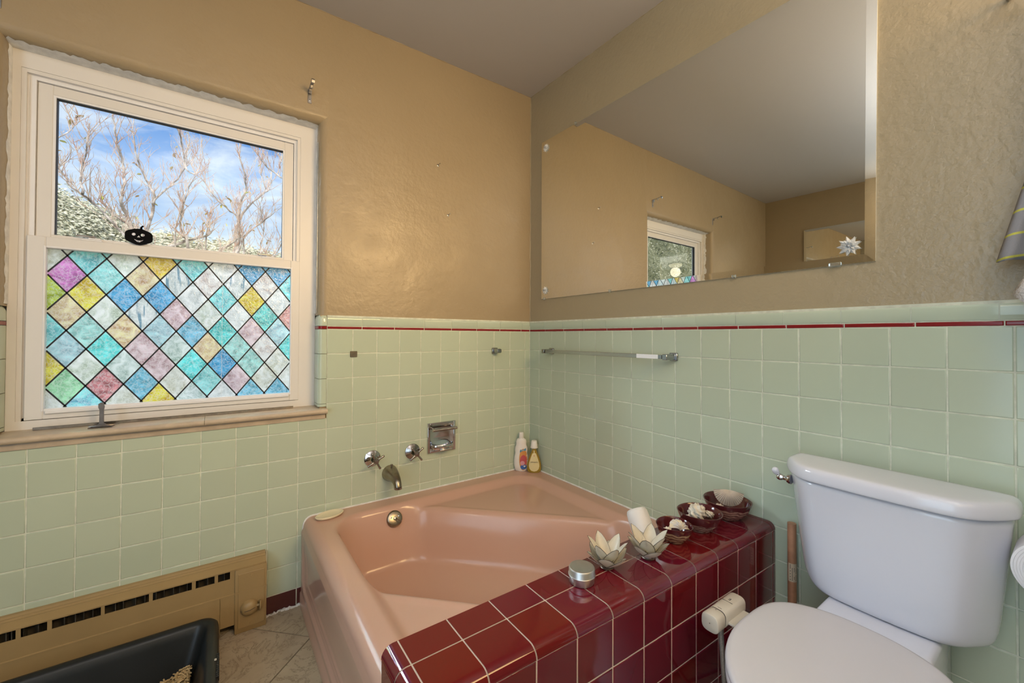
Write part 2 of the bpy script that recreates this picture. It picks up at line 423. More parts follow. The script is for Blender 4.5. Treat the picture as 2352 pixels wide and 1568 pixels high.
# rounded trim tiles down both window jambs
def jamb(side):
    s = 1 if side == 'r' else -1
    xf = XJ if s > 0 else XJL; xj = SX1 if s > 0 else SX0
    r = 0.019
    prof = [(xf - s * .001, 0.0075), (xf - s * .001, 0.0005), (xf - s * .002, 0)]
    for i in range(7):
        t = PI / 2 * i / 6; prof.append((xj + s * r - s * r * math.sin(t), r - r * math.cos(t)))
    prof += [(xj, .04), (xj, .088), (xj + s * .006, .088), (xj + s * .008, .02)]
    zs = [0.826] + [zrow(k) for k in (3, 2, 1)] + [1.1665, 1.1800, 1.2285]
    for i in range(len(zs) - 1):
        z0, z1 = zs[i] + .001, zs[i + 1] - .001
        m = LINER if i == 4 else TRIMT
        if z1 - z0 < .005: continue
        bb = MB().prism(prof, z0, z1)
        if i == len(zs) - 2:                           # domed top piece
            bb = MB()
            n = len(prof); P = []
            for (dz, k) in ((0, 0), (.030, 0), (.037, .18), (.043, .45), (.047, .8)):
                row = []
                for (px_, py_) in prof:
                    cx_, cy_ = xj + s * .022, .03
                    row.append((px_ + (cx_ - px_) * k * .35, py_ + (cy_ - py_) * k * .35, z0 + dz))
                P.append(row)
            P = np.array(P); bb.grid(P); bb.add(P[-1].tolist(), [tuple(range(n))]); bb.add(P[0].tolist(), [tuple(range(n))])
        bb.build('liner_tile' if i == 4 else 'trim_tile', m, wall_left, 40)
jamb('r'); jamb('l')

# ------------------------------------------------------------------ floor with diagonal tiles
FL = mat('travertine_tile', (0.48, 0.41, 0.30, 1), rough=0.35, var_scale=9, col2=(0.40, 0.325, 0.23, 1), bump=0.25, bscale=25, bdist=0.004, detail=6, objrand=0.05)
# dark veins
_nt = FL.node_tree; _p = [n for n in _nt.nodes if n.type == 'BSDF_PRINCIPLED'][0]; _l = _p.inputs['Base Color'].links[0].from_socket
_tc2 = N(_nt, 'ShaderNodeTexCoord'); _n = N(_nt, 'ShaderNodeTexNoise', ins={'Scale': 7.0, 'Detail': 9.0, 'Roughness': 0.68, 'Distortion': 1.4}); _nt.links.new(_tc2.outputs['Object'], _n.inputs['Vector'])
_m = N(_nt, 'ShaderNodeMath', operation='SUBTRACT'); _nt.links.new(_n.outputs[0], _m.inputs[0]); _m.inputs[1].default_value = 0.5
_a = N(_nt, 'ShaderNodeMath', operation='ABSOLUTE'); _nt.links.new(_m.outputs[0], _a.inputs[0])
_r = N(_nt, 'ShaderNodeMapRange', ins={1: 0.0, 2: 0.018, 3: 0.65, 4: 0.0}); _nt.links.new(_a.outputs[0], _r.inputs[0])
_x = N(_nt, 'ShaderNodeMix', data_type='RGBA'); _nt.links.new(_r.outputs[0], _x.inputs[0]); _nt.links.new(_l, _x.inputs[6]); _x.inputs[7].default_value = (0.16, 0.12, 0.075, 1)
_nt.links.new(_x.outputs[2], _p.inputs['Base Color'])
FGR = mat('floor_grout', (0.20, 0.165, 0.12, 1), rough=0.9)
floor = MB().box((RX - .1, RY - .1, -0.08), (0.1, 0.1, -0.0025)).build('floor', FGR); tag(floor, 'beige stone tiled floor laid on the diagonal', kind='structure')
def clip_poly(poly, ax, val, keep_less):
    out = []
    for i in range(len(poly)):
        a_, b_ = poly[i], poly[(i + 1) % len(poly)]
        ia = (a_[ax] <= val) == keep_less or a_[ax] == val; ib = (b_[ax] <= val) == keep_less or b_[ax] == val
        if ia: out.append(a_)
        if ia != ib:
            t = (val - a_[ax]) / (b_[ax] - a_[ax]); out.append((a_[0] + t * (b_[0] - a_[0]), a_[1] + t * (b_[1] - a_[1])))
    return out
FS = 0.335; V0 = (-1.222, -0.232); gj = 0.0025; q = math.sqrt(0.5)
for i in range(-12, 13):
    for j in range(-12, 13):
        def P(a_, b_): return (V0[0] + (-a_ * q - b_ * q) * FS, V0[1] + (a_ * q - b_ * q) * FS)
        e_ = gj / FS
        poly = [P(i + e_, j + e_), P(i + 1 - e_, j + e_), P(i + 1 - e_, j + 1 - e_), P(i + e_, j + 1 - e_)]
        for ax, val, kl in ((0, RX, False), (0, -0.002, True), (1, RY, False), (1, -0.001, True)):
            if len(poly) >= 3: poly = clip_poly(poly, ax, val, kl)
        if len(poly) < 3: continue
        # skip what lies wholly under the bathtub
        if min(p[0] for p in poly) > -1.21 and min(p[1] for p in poly) > -1.12: continue
        ar = abs(sum(poly[k][0] * poly[(k + 1) % len(poly)][1] - poly[(k + 1) % len(poly)][0] * poly[k][1] for k in range(len(poly)))) / 2
        if ar < 0.0005: continue
        if sum(poly[k][0] * poly[(k + 1) % len(poly)][1] - poly[(k + 1) % len(poly)][0] * poly[k][1] for k in range(len(poly))) < 0: poly = poly[::-1]
        cx_ = sum(p[0] for p in poly) / len(poly); cy_ = sum(p[1] for p in poly) / len(poly)
        MB().prism([(p[0] - cx_, p[1] - cy_) for p in poly], -0.004, 0.0).build('floor_tile', FL, floor).location = (cx_, cy_, random.uniform(-.0004, .0004))

# ================================================================== WINDOW
win = empty('window_1', (-1.62, 0.09, 1.44), label='white sliding sash window with clear glass above and coloured film below', kind='structure')
WO = Vector((-1.62, 0.09, 1.44))
def wb_(mb, name, m, parent=None, smooth=None):
    o = mb.build(name, m, None, smooth)
    for v in o.data.vertices: v.co = v.co - WO
    o.data.update(); o.parent = parent or win; return o
def frame_box(mb, x0, x1, z0, z1, tl, tr, tb, tt, y0, y1, bev=None, mi=0):
    """rectangular frame: outer x0..x1,z0..z1 ; thickness left,right,bottom,top"""
    def bx(a, b_):
        if bev: mb.rbox(a, b_, bev, 1, mi)
        else: mb.box(a, b_, mi)
    bx((x0, y0, z0), (x0 + tl, y1, z1)); bx((x1 - tr, y0, z0), (x1, y1, z1))
    bx((x0 + tl, y0, z0), (x1 - tr, y1, z0 + tb)); bx((x0 + tl, y0, z1 - tt), (x1 - tr, y1, z1))
    return mb
# outer casing: four mitred boards with an outer step
b = MB()
X0, X1, Zb, Zt = SX0 + .0005, SX1 - .0005, 0.8235, 2.077
xi0, xi1, zi0, zi1 = -2.0445, -1.2420, 0.852, 2.008
def mitre(mb, X0, X1, Z0_, Z1_, x0, x1, z0, z1, yf, yb, mi=0, parts=('l', 'r', 't', 'b')):
    O = [(X0, Z0_), (X1, Z0_), (X1, Z1_), (X0, Z1_)]; I = [(x0, z0), (x1, z0), (x1, z1), (x0, z1)]
    for k, nm in enumerate(('b', 'r', 't', 'l')):
        if nm not in parts: continue
        k2 = (k + 1) % 4; g = 0.0004
        poly = [O[k], O[k2], I[k2], I[k]]
        mb.prism(poly, yf, yb, axis=1, mi=mi)
    return mb
mitre(b, X0, X1, Zb, Zt, xi0 - .012, xi1 + .012, zi0, zi1 + .012, 0.088, 0.16)
wb_(b, 'casing', WHITE)
b = MB(); mitre(b, xi0 - .0118, xi1 + .0118, zi0, zi1 + .0118, xi0, xi1, zi0, zi1, 0.0905, 0.16); wb_(b, 'casing_bead', WHITE)
# side channels between casing and sashes
b = MB(); mitre(b, xi0, xi1, zi0, zi1, -2.026, -1.2535, zi0, 1.9945, 0.104, 0.165, parts=('l', 'r', 't')); wb_(b, 'sash_channel', BEAD)
# upper sash
b = MB(); frame_box(b, -2.0250, -1.2545, 1.44, 1.9935, .036, .036, .04, .033, 0.112, 0.150, 0.0015)
us = wb_(b, 'upper_sash', WHITE)
b = MB(); mitre(b, -1.990, -1.2895, 1.462, 1.9615, -1.9825, -1.2955, 1.47, 1.9545, 0.114, 0.140)
o = wb_(b, 'glazing_bead', BEAD, us)
DARK = mat('dark_gasket', (0.03, 0.03, 0.035, 1), rough=0.6)
b = MB(); mitre(b, -1.9825, -1.2955, 1.462, 1.9545, -1.9810, -1.2970, 1.464, 1.9530, 0.120, 0.139)
wb_(b, 'gasket', DARK, us)
GL = bpy.data.materials.new('clear_glass'); GL.use_nodes = True
g = GL.node_tree; g.nodes.clear(); o_ = N(g, 'ShaderNodeOutputMaterial'); mxs = N(g, 'ShaderNodeMixShader'); tr_ = N(g, 'ShaderNodeBsdfTransparent', ins={'Color': (0.97, 0.985, 0.98, 1)})
gl_ = N(g, 'ShaderNodeBsdfGlossy', ins={'Roughness': 0.0}); fr_ = N(g, 'ShaderNodeFresnel', ins={'IOR': 1.45})
gg_ = N(g, 'ShaderNodeNewGeometry'); gm_ = N(g, 'ShaderNodeMapRange', ins={1: 0.0, 2: 1.0, 3: 1.45, 4: 1 / 1.45}); g.links.new(gg_.outputs['Backfacing'], gm_.inputs[0]); g.links.new(gm_.outputs[0], fr_.inputs['IOR'])
g.links.new(fr_.outputs[0], mxs.inputs[0]); g.links.new(tr_.outputs[0], mxs.inputs[1]); g.links.new(gl_.outputs[0], mxs.inputs[2]); g.links.new(mxs.outputs[0], o_.inputs[0])
b = MB().box((-1.989, 0.137, 1.46), (-1.290, 0.1405, 1.960)); wb_(b, 'glass', GL, us)
# lower sash
b = MB(); b.box((-2.0500, .098, .846), (-2.0400, .16, 2.0)).box((-1.2460, .098, .846), (-1.2250, .16, 2.0)).box((-2.05, .098, .838), (-1.225, .16, .860)); wb_(b, 'jamb_liner', WHITE)
b = MB(); frame_box(b, -2.0375, -1.2290, 0.8535, 1.4670, .0425, .0355, .033, .038, 0.0865, 0.1095, 0.0018)
ls = wb_(b, 'lower_sash', WHITE)
b = MB(); frame_box(b, -1.9995, -1.2575, 0.8790, 1.4360, .006, .006, .009, .006, 0.0845, 0.1035, 0.0012); b.rbox((-1.990, 0.079, 0.871), (-1.268, 0.090, 0.882), 0.002, 1)
wb_(b, 'glazing_bead', BEAD, ls)
# two sash locks on the meeting rail
for lx in (-1.885, -1.345):
    b = MB(); b.rbox((lx - .028, 0.093, 1.4668), (lx + .024, 0.118, 1.4735), 0.002, 1); b.rbox((lx - .012, 0.098, 1.4735), (lx + .020, 0.113, 1.4800), 0.002, 1)
    lk = wb_(b, 'sash_lock', BEAD, ls)
    b = MB().rbox((lx - .042, 0.096, 1.4800), (lx + .008, 0.106, 1.4870), 0.002, 1); wb_(b, 'latch', DULLCHROME, lk)
# stained-glass film: diamonds clipped to the pane
fx0, fx1, fz0, fz1 = -1.9935, -1.2635, 0.8880, 1.4300
b = MB().box((fx0 - .004, 0.1065, fz0 - .004), (fx1 + .004, 0.1090, fz1 + .004)); wb_(b, 'glass', GL, ls)
film = empty('window_film'); film.parent = ls
def film_mat(name, c, seed):
    m = bpy.data.materials.new(name); m.use_nodes = True; nt = m.node_tree; nt.nodes.clear()
    o = N(nt, 'ShaderNodeOutputMaterial')
    tc = N(nt, 'ShaderNodeTexCoord'); mp = N(nt, 'ShaderNodeMapping'); mp.inputs['Location'].default_value = (seed * 1.7, seed, seed * .6); nt.links.new(tc.outputs['Object'], mp.inputs[0])
    n1 = N(nt, 'ShaderNodeTexNoise', ins={'Scale': 26.0, 'Detail': 2.0, 'Distortion': 1.2}); nt.links.new(mp.outputs[0], n1.inputs['Vector'])
    mr = N(nt, 'ShaderNodeMapRange', ins={1: .32, 2: .68, 3: 0.0, 4: 1.0}); nt.links.new(n1.outputs[0], mr.inputs[0])
    mx = N(nt, 'ShaderNodeMix', data_type='RGBA'); nt.links.new(mr.outputs[0], mx.inputs[0])
    c1 = tuple(min(1, v * 0.62) for v in c[:3]) + (1,); c2 = tuple(min(1, v * 1.35 + .06) for v in c[:3]) + (1,)
    mx.inputs[6].default_value = c1; mx.inputs[7].default_value = c2
    vo = N(nt, 'ShaderNodeTexVoronoi', feature='DISTANCE_TO_EDGE', ins={'Scale': 70.0}); nw = N(nt, 'ShaderNodeTexNoise', ins={'Scale': 60.0, 'Detail': 2.0}); nt.links.new(mp.outputs[0], nw.inputs['Vector'])
    ad = N(nt, 'ShaderNodeMix', data_type='RGBA', blend_type='ADD'); ad.inputs[0].default_value = 0.035; nt.links.new(mp.outputs[0], ad.inputs[6]); nt.links.new(nw.outputs[1], ad.inputs[7]); nt.links.new(ad.outputs[2], vo.inputs['Vector'])
    edge = N(nt, 'ShaderNodeMapRange', ins={1: 0.0, 2: 0.12, 3: 0.6, 4: 0.0}); nt.links.new(vo.outputs['Distance'], edge.inputs[0])
    mx2 = N(nt, 'ShaderNodeMix', data_type='RGBA'); nt.links.new(edge.outputs[0], mx2.inputs[0]); nt.links.new(mx.outputs[2], mx2.inputs[6]); mx2.inputs[7].default_value = tuple(.35 * v + .65 for v in c[:3]) + (1,)
    bp = N(nt, 'ShaderNodeBump', ins={'Strength': 0.8, 'Distance': 0.002}); nt.links.new(vo.outputs['Distance'], bp.inputs['Height'])
    tl = N(nt, 'ShaderNodeBsdfTranslucent'); nt.links.new(mx2.outputs[2], tl.inputs[0]); nt.links.new(bp.outputs[0], tl.inputs['Normal'])
    rf = N(nt, 'ShaderNodeBsdfRefraction', ins={'Roughness': 0.30, 'IOR': 1.08}); nt.links.new(mx2.outputs[2], rf.inputs[0]); nt.links.new(bp.outputs[0], rf.inputs['Normal'])
    ms = N(nt, 'ShaderNodeMixShader', ins={0: 0.62}); nt.links.new(tl.outputs[0], ms.inputs[1]); nt.links.new(rf.outputs[0], ms.inputs[2])
    df = N(nt, 'ShaderNodeBsdfDiffuse'); nt.links.new(mx2.outputs[2], df.inputs[0])
    m0 = N(nt, 'ShaderNodeMixShader', ins={0: 0.03}); nt.links.new(ms.outputs[0], m0.inputs[1]); nt.links.new(df.outputs[0], m0.inputs[2])
    gs = N(nt, 'ShaderNodeBsdfGlossy', ins={'Roughness': 0.15}); nt.links.new(bp.outputs[0], gs.inputs['Normal'])
    m5 = N(nt, 'ShaderNodeMixShader', ins={0: 0.05}); nt.links.new(m0.outputs[0], m5.inputs[1]); nt.links.new(gs.outputs[0], m5.inputs[2])
    nt.links.new(m5.outputs[0], o.inputs[0]); return m
pal = {'cream': (.74, .72, .58), 'pale': (.66, .74, .60), 'teal': (.17, .55, .62), 'lteal': (.25, .66, .66), 'magenta': (.58, .17, .46), 'yellow': (.80, .48, .04),
       'lime': (.46, .56, .06), 'peach': (.76, .47, .27), 'blue': (.06, .32, .62), 'bgrey': (.33, .50, .60), 'green': (.28, .62, .33), 'white': (.74, .78, .78),
       'turq': (.10, .60, .58), 'mauve': (.52, .19, .21), 'gteal': (.28, .52, .50), 'pink': (.68, .42, .45), 'ppink': (.76, .65, .64), 'gpale': (.50, .66, .60),
       'steel': (.14, .40, .54), 'streak': (.70, .76, .76), 'red': (.58, .26, .24), 'sky': (.20, .52, .74), 'tgreen': (.12, .52, .50), 'gold': (.80, .42, .04)}
FM = {k: film_mat('film_' + k, tuple(min(1, c_ * 1.3) for c_ in v), i) for i, (k, v) in enumerate(pal.items())}
def streaky(m):                                     # wisps of blue in the clear squares
    nt = m.node_tree; tcn = N(nt, 'ShaderNodeTexCoord'); mp = N(nt, 'ShaderNodeMapping'); mp.inputs['Rotation'].default_value = (0, .55, 0); mp.inputs['Scale'].default_value = (90, 1, 14)
    nt.links.new(tcn.outputs['Object'], mp.inputs[0]); nz = N(nt, 'ShaderNodeTexNoise', ins={'Scale': 1.0, 'Detail': 1.0}); nt.links.new(mp.outputs[0], nz.inputs['Vector'])
    r = N(nt, 'ShaderNodeMapRange', ins={1: .58, 2: .68, 3: 0, 4: .8}); nt.links.new(nz.outputs[0], r.inputs[0])
    tl = [n for n in nt.nodes if n.type == 'BSDF_TRANSLUCENT'][0]; src = tl.inputs[0].links[0].from_socket
    x = N(nt, 'ShaderNodeMix', data_type='RGBA'); nt.links.new(r.outputs[0], x.inputs[0]); nt.links.new(src, x.inputs[6]); x.inputs[7].default_value = (.10, .28, .42, 1)
    for n in nt.nodes:
        if n.type in ('BSDF_TRANSLUCENT', 'BSDF_REFRACTION', 'BSDF_DIFFUSE'): nt.links.new(x.outputs[2], n.inputs[0])
streaky(FM['streak'])
dw, dh = 0.0982, 0.1296; xa0, za0 = -1.9475, 0.8925
# columns: index 0 = column centred on xa0 (vertices on the bottom edge); odd ones shifted half a diamond
colc = {
 -1: ['cream', 'yellow', 'teal', 'lime', 'cream'],
 0: ['green', 'bgrey', 'peach', 'magenta', 'cream'],
 1: ['sky', 'pale', 'gteal', 'yellow', 'teal'],
 2: ['mauve', 'turq', 'pale', 'lteal', 'teal'],
 3: ['cream', 'gpale', 'peach', 'blue', 'pale'],
 4: ['steel', 'pink', 'streak', 'peach', 'gold'],
 5: ['yellow', 'pink', 'bgrey', 'blue', 'gold'],
 6: ['cream', 'gpale', 'pink', 'streak', 'teal'],
 7: ['gpale', 'turq', 'steel', 'white', 'teal'],
 8: ['lteal', 'peach', 'pale', 'ppink', 'white'],
 9: ['white', 'blue', 'turq', 'teal', 'white'],
 10: ['pink', 'gteal', 'white', 'streak', 'blue'],
 11: ['steel', 'gteal', 'pink', 'yellow', 'blue'],
 12: ['cream', 'ppink', 'tgreen', 'ppink', 'blue'],
 13: ['steel', 'cream', 'bgrey', 'white', 'blue'],
 14: ['cream', 'turq', 'red', 'teal', 'sky'],
}
_lead = MB(); segs = set()
YF = 0.1045
for c, cols in colc.items():
    cx = xa0 + c * dw / 2
    for k in range(-1, 6):
        if c % 2 == 0: cz = za0 + dh * (k + .5); idx = k
        else: cz = za0 + dh * k; idx = k
        if idx < 0 or idx >= len(cols) + (0): 
            if idx != len(cols): continue
            idx = len(cols) - 1
        poly = [(cx, cz - dh / 2), (cx + dw / 2, cz), (cx, cz + dh / 2), (cx - dw / 2, cz)]
        for ax, val, kl in ((0, fx0, False), (0, fx1, True), (1, fz0, False), (1, fz1, True)):
            if len(poly) >= 3: poly = clip_poly(poly, ax, val, kl)
        if len(poly) < 3: continue
        ar = abs(sum(poly[t][0] * poly[(t + 1) % len(poly)][1] - poly[(t + 1) % len(poly)][0] * poly[t][1] for t in range(len(poly)))) / 2
        if ar < 2e-5: continue
        mm = MB(); n = len(poly)
        mm.add([(p[0] - WO[0], YF - WO[1], p[1] - WO[2]) for p in poly], [tuple(range(n))])
        o = mm.build('diamond_pane', FM[cols[idx]], film, fixn=False)
# black lead lines
sl = dh / dw
def lead(p, q_):
    d = Vector((q_[0] - p[0], 0, q_[1] - p[1]));
    if d.length < 1e-4: return
    n_ = Vector((-d.z, 0, d.x)).normalized() * .0023
    A = [Vector((p[0], YF - .0012, p[1])) - WO, Vector((q_[0], YF - .0012, q_[1])) - WO]
    vs = [A[0] - n_, A[1] - n_, A[1] + n_, A[0] + n_]; vs += [v + Vector((0, .001, 0)) for v in vs]
    _lead.add(vs, [(0, 1, 2, 3), (0, 4, 5, 1), (1, 5, 6, 2), (2, 6, 7, 3), (3, 7, 4, 0)])
for sgn in (1, -1):
    for k in range(-20, 24):
        # line z = za0 + sgn*sl*(x - xa0) + k*dh
        pts = []
        f = lambda x_: za0 + sgn * sl * (x_ - xa0) + k * dh
        seg = [(fx0, f(fx0)), (fx1, f(fx1))]
        a_, b_ = seg
        for val, less in ((fz0, False), (fz1, True)):
            for t in (0, 1):
                pt = seg[t]
                if (pt[1] < val and not less) or (pt[1] > val and less):
                    xx = xa0 + (val - za0 - k * dh) / (sgn * sl); seg[t] = (xx, val)
        if seg[0][0] < seg[1][0] and seg[0][0] >= fx0 - 1e-6 and seg[1][0] <= fx1 + 1e-6 and fz0 - 1e-6 <= min(seg[0][1], seg[1][1]) and max(seg[0][1], seg[1][1]) <= fz1 + 1e-6:
            lead(*seg)
LEADM = mat('black_lead', (0.012, 0.012, 0.014, 1), rough=0.5)
_lead.build('lead_line', LEADM, film, fixn=False)
# tear line in the film where two sheets meet
b = MB().box((-1.5085 - WO[0], .1028 - WO[1], .89 - WO[2]), (-1.5075 - WO[0], .1035 - WO[1], 1.42 - WO[2])); b.build('film_seam', BEAD, film)
# caulk round the window, ragged where the paint stops
def ragged_strip(x0, x1, n, base, amp, mk):
    P = []
    for i in range(n + 1):
        t = i / n; w_ = base + amp * (math.sin(i * .9) * .25 + random.uniform(-.5, .6)) ; P.append(mk(x0 + (x1 - x0) * t, max(w_, .002)))
    return P
b = MB()
rows = ragged_strip(SX0, SX1, 90, 0.052, 0.016, lambda x_, w_: [(x_, 0.089, ST - .0030), (x_, 0.089 - w_ * .5, ST - .0025), (x_, 0.089 - w_, ST - .0003)])
b.grid(np.array(rows)); b.build('soffit_caulk', CAULK, wall_left, 60, fixn=False)
for sx, s in ((SX1, -1), (SX0, 1)):
    b = MB(); rows = ragged_strip(1.236, ST - .002, 60, 0.022, 0.012, lambda z_, w_: [(sx + s * .0035, 0.089, z_), (sx + s * .003, 0.089 - w_ * .5, z_), (sx + s * .0004, 0.089 - w_, z_)])
    b.grid(np.array(rows)); b.build('jamb_caulk', CAULK, wall_left, 60, fixn=False)
FLASH = mat('bare_flashing', (0.33, 0.36, 0.38, 1), rough=0.35, metal=0.7, var=0.4, var_scale=30)
MB().box((SX1 - .0025, 0.040, 1.24), (SX1 - .0006, 0.060, 2.0)).build('flashing', FLASH, wall_left)

# sill
SILLM = mat('stone_sill', (0.57, 0.46, 0.335, 1), rough=0.4, var=0.22, var_scale=14)
def nose(x0, x1, mb):
    prof = [(0.0885, 0.8000), (0.0885, 0.8235), (-0.012, 0.8195)] + [(-0.018 - .0105 * math.sin(t), .8090 + .0105 * math.cos(t)) for t in [PI * i / 8 for i in range(9)]] + [(0.0, 0.7985)]
    mb.prism(prof, x0, x1, axis=0)
b = MB(); nose(-2.125, -1.5590, b); nose(-1.5578, -1.1300, b)
sill = b.build('trim_1', SILLM, None, 45); tag(sill, 'beige stone window sill with rounded front edge', kind='structure')
b = MB(); pr = [(0.0065, .7735), (-.004, .7760), (-.006, .784), (-.004, .7985), (0.0065, .7985)]; b.prism(pr, -2.115, -1.1365, axis=0)
b.build('sill_moulding', SILLM, sill, 30)
# ================================================================== BATHTUB
def sstep(t): t = np.clip(t, 0, 1); return t * t * (3 - 2 * t)
def sm_min(a, b_, k):
    h = np.clip(0.5 + 0.5 * (b_ - a) / k, 0, 1); return b_ * (1 - h) + a * h - k * h * (1 - h)
RIM = 0.363
ix0, ix1, iy0, iy1, icr = -1.128, -0.088, -1.065, -0.090, 0.13
def sd_inner(x, y):
    cx, cy = (ix0 + ix1) / 2, (iy0 + iy1) / 2; hx, hy = (ix1 - ix0) / 2 - icr, (iy1 - iy0) / 2 - icr
    dx, dy = np.abs(x - cx) - hx, np.abs(y - cy) - hy
    out = np.hypot(np.maximum(dx, 0), np.maximum(dy, 0)) + np.minimum(np.maximum(dx, dy), 0)
    return icr - out
SA, SBB = -0.855, -1.745
def tub_z(x, y):
    d = sd_inner(x, y); s = x + y
    band = np.minimum((SA - s), (s - SBB)) / math.sqrt(2)
    z = RIM - 0.030 * sstep((d + 0.012) / 0.050)
    t = sm_min(d - 0.004, band, 0.05)
    z = z - 0.245 * (0.80 * sstep((t + 0.004) / 0.085) + 0.20 * sstep(t / 0.24))
    # raised lip along each corner seat's front edge
    lip = np.exp(-((band + 0.016) / 0.012) ** 2) * sstep((d - 0.02) / 0.06) * (band < 0.02)
    z = z + 0.004 * lip
    return z
tub = empty('bathtub', (-0.61, -0.56, 0.0), label='pink enamelled corner bathtub with diagonal basin and a seat in each corner', cat='bathtub')
TO = Vector((-0.61, -0.56, 0.0))
def at_tub(o, par=None):
    for v in o.data.vertices: v.co = v.co - TO
    o.data.update(); o.parent = par or tub; return o
ys = np.linspace(-0.0005, -1.128, 170)
xs = np.linspace(-1.178, -0.0005, 180)
Xh, Yh = np.meshgrid(xs, ys, indexing='ij'); Zh = tub_z(Xh, Yh)
ap = []
prof = [(-1.229, 0.001), (-1.228, 0.05)] + [(-1.2245, .05 + .255 * i / 44) for i in range(1, 45)]
r_ = 0.040
prof += [(-1.2235 + .0055 + r_ - r_ * math.cos(PI / 2 * i / 10), RIM - r_ + r_ * math.sin(PI / 2 * i / 10)) for i in range(0, 11)]
for (px_, pz_) in prof:
    X = np.full_like(ys, px_); Z = np.full_like(ys, pz_)
    if pz_ < 0.325:
        # recessed panel with a double-ribbed frame: distance inside a rounded rectangle
        cy, cz_, hy, hz, rr = -0.60, 0.380, 0.570, 0.300, 0.05
        dy = np.abs(ys - cy) - (hy - rr); dz_ = abs(pz_ - cz_) - (hz - rr)
        o_ = np.hypot(np.maximum(dy, 0), max(dz_, 0)) + np.minimum(np.maximum(dy, dz_), 0); din = rr - o_
        rec = 0.012 * sstep(din / 0.014) - 0.006 * np.exp(-((din - 0.020) / .006) ** 2) - 0.005 * np.exp(-((din - .040) / .006) ** 2)
        fade = float(sstep((0.322 - pz_) / .16))
        X = X + rec * fade
    ap.append(np.stack([X, ys, Z], -1))
ap = np.array(ap)
P = np.concatenate([ap, np.stack([Xh, Yh, Zh], -1)], 0)
b = MB().grid(P, flip=False)
me = b.mesh('basin')
bmx = bmesh.new(); bmx.from_mesh(me); bmx.normal_update()
if sum(f.normal.z * f.calc_area() for f in bmx.faces) < 0: bmesh.ops.reverse_faces(bmx, faces=bmx.faces)
bmx.to_mesh(me); bmx.free()
basin = at_tub(link_mesh('basin', me, PINK, None, 180))
# caulk line round the tub
def bead(name, pts, r, par, m=CAULK): return at_tub(MB().tube(pts, r, 8).build(name, m, None, 60), par)
b_pts = [(-1.2185, -.0015, z_) for z_ in (0.0, .1, .2, .3)] + [(-1.2165 + .0355 - .0355 * math.cos(t), -.0015, .3285 + .036 * math.sin(t)) for t in [PI / 2 * i / 6 for i in range(7)]] + [(x_, -.0015, RIM + .0015) for x_ in np.linspace(-1.15, 0, 30)]
bead('caulk_line', b_pts, .0042, tub)
bead('caulk_line', [(-.0015, y_, RIM + .0015) for y_ in np.linspace(0, -1.127, 40)], .0042, tub)
# overflow plate on the basin wall below the spout
ox, oy, oz = -0.862, -0.118, 0.312
b = MB().lathe([(0, .007), (.012, .0068), (.028, .0055), (.034, .003), (.0352, 0), (.0352, -.012)], 32, (0, 0, 0), axis='-y')
ovf = b.build('overflow_plate', NICKEL, None, 50); ovf.location = Vector((ox, oy, oz)) - TO; ovf.rotation_euler = (rad(-28), 0, 0); ovf.parent = tub
for dx in (-.017, .017):
    b = MB().lathe([(0, .010), (.0035, .009), (.004, .006)], 12, (dx, 0, .006), axis='-y'); b.build('screw', CHROME, ovf, 50)
b = MB().lathe([(0, .016), (.007, .015), (.008, .006)], 12, (0, 0, 0), axis='-y').tube([(0, -.012, 0), (.012, -.030, -.014), (.017, -.036, -.019)], [.0035, .003, .0028], 8)
b.build('trip_lever', DULLCHROME, ovf, 50)
# drain
dx_, dy_ = -0.93, -0.36
b = MB().lathe([(0, .0), (.016, .001), (.018, .003), (.026, .003), (.030, 0), (.030, -.004)], 28, (0, 0, 0))
o = b.build('drain', CHROME, None, 50); o.location = Vector((dx_, dy_, float(tub_z(np.array(dx_), np.array(dy_))) + .001)) - TO; o.parent = tub

# ================================================================== BURGUNDY TILED LEDGE
ledge = empty('tiled_ledge', (-0.6, -1.22, 0), label='burgundy tiled half wall at the foot of the pink bathtub', cat='ledge')
LO = Vector((-0.6, -1.22, 0))
LT = 0.522; RB = 0.023; LX = -1.2475; PL = 0.1085
def front_y(x): return -1.3350 + (-x / 1.22) * 0.033        # the front runs slightly out of square
YB, YJ = -1.1275, -1.2030
XE = -1.2145                                                # first cross joint by the free end
xcuts = [LX, XE] + [XE + PL * (k + 1) for k in range(11)]; xcuts = [x_ for x_ in xcuts if x_ < -0.012] + [-0.0008]
zf = 0.4985
# core that shows as grout
b = MB(); ins = 0.0016
fy0, fy1 = front_y(LX), front_y(0)
plan = [(LX + ins, YB - .001), (-0.0005, YB - .001), (-0.0005, fy1 + ins), (LX + ins, fy0 + ins)]
lay = []
for (dz, k) in ((0.0, 0), (zf, 0)): lay.append([(p[0], p[1], dz) for p in plan])
for i in range(1, 8):
    t = PI / 2 * i / 7; off = RB - RB * math.cos(t); zz = LT - ins - RB + (RB) * math.sin(t)
    lay.append([(LX + ins + off, YB - .001, zz), (-0.0005, YB - .001, zz), (-0.0005, fy1 + ins + off, zz), (LX + ins + off, fy0 + ins + off, zz)])
for a_ in range(len(lay) - 1):
    b.add(lay[a_] + lay[a_ + 1], [(i, (i + 1) % 4, 4 + (i + 1) % 4, 4 + i) for i in range(4)])
b.add(lay[-1], [(0, 1, 2, 3)])
core = b.build('grout_core', GROUTW, None); 
for v in core.data.vertices: v.co = v.co - LO
core.parent = ledge
def top_surf(x, y, top=LT):
    """height of the rolled top at plan position, with both free edges rounded"""
    dx = max(0.0, (LX + RB) - x); dy = max(0.0, (front_y(x) + RB) - y)
    r2 = RB * RB - dx * dx - dy * dy
    return top - RB + math.sqrt(max(r2, 0.0))
g2 = 0.0015
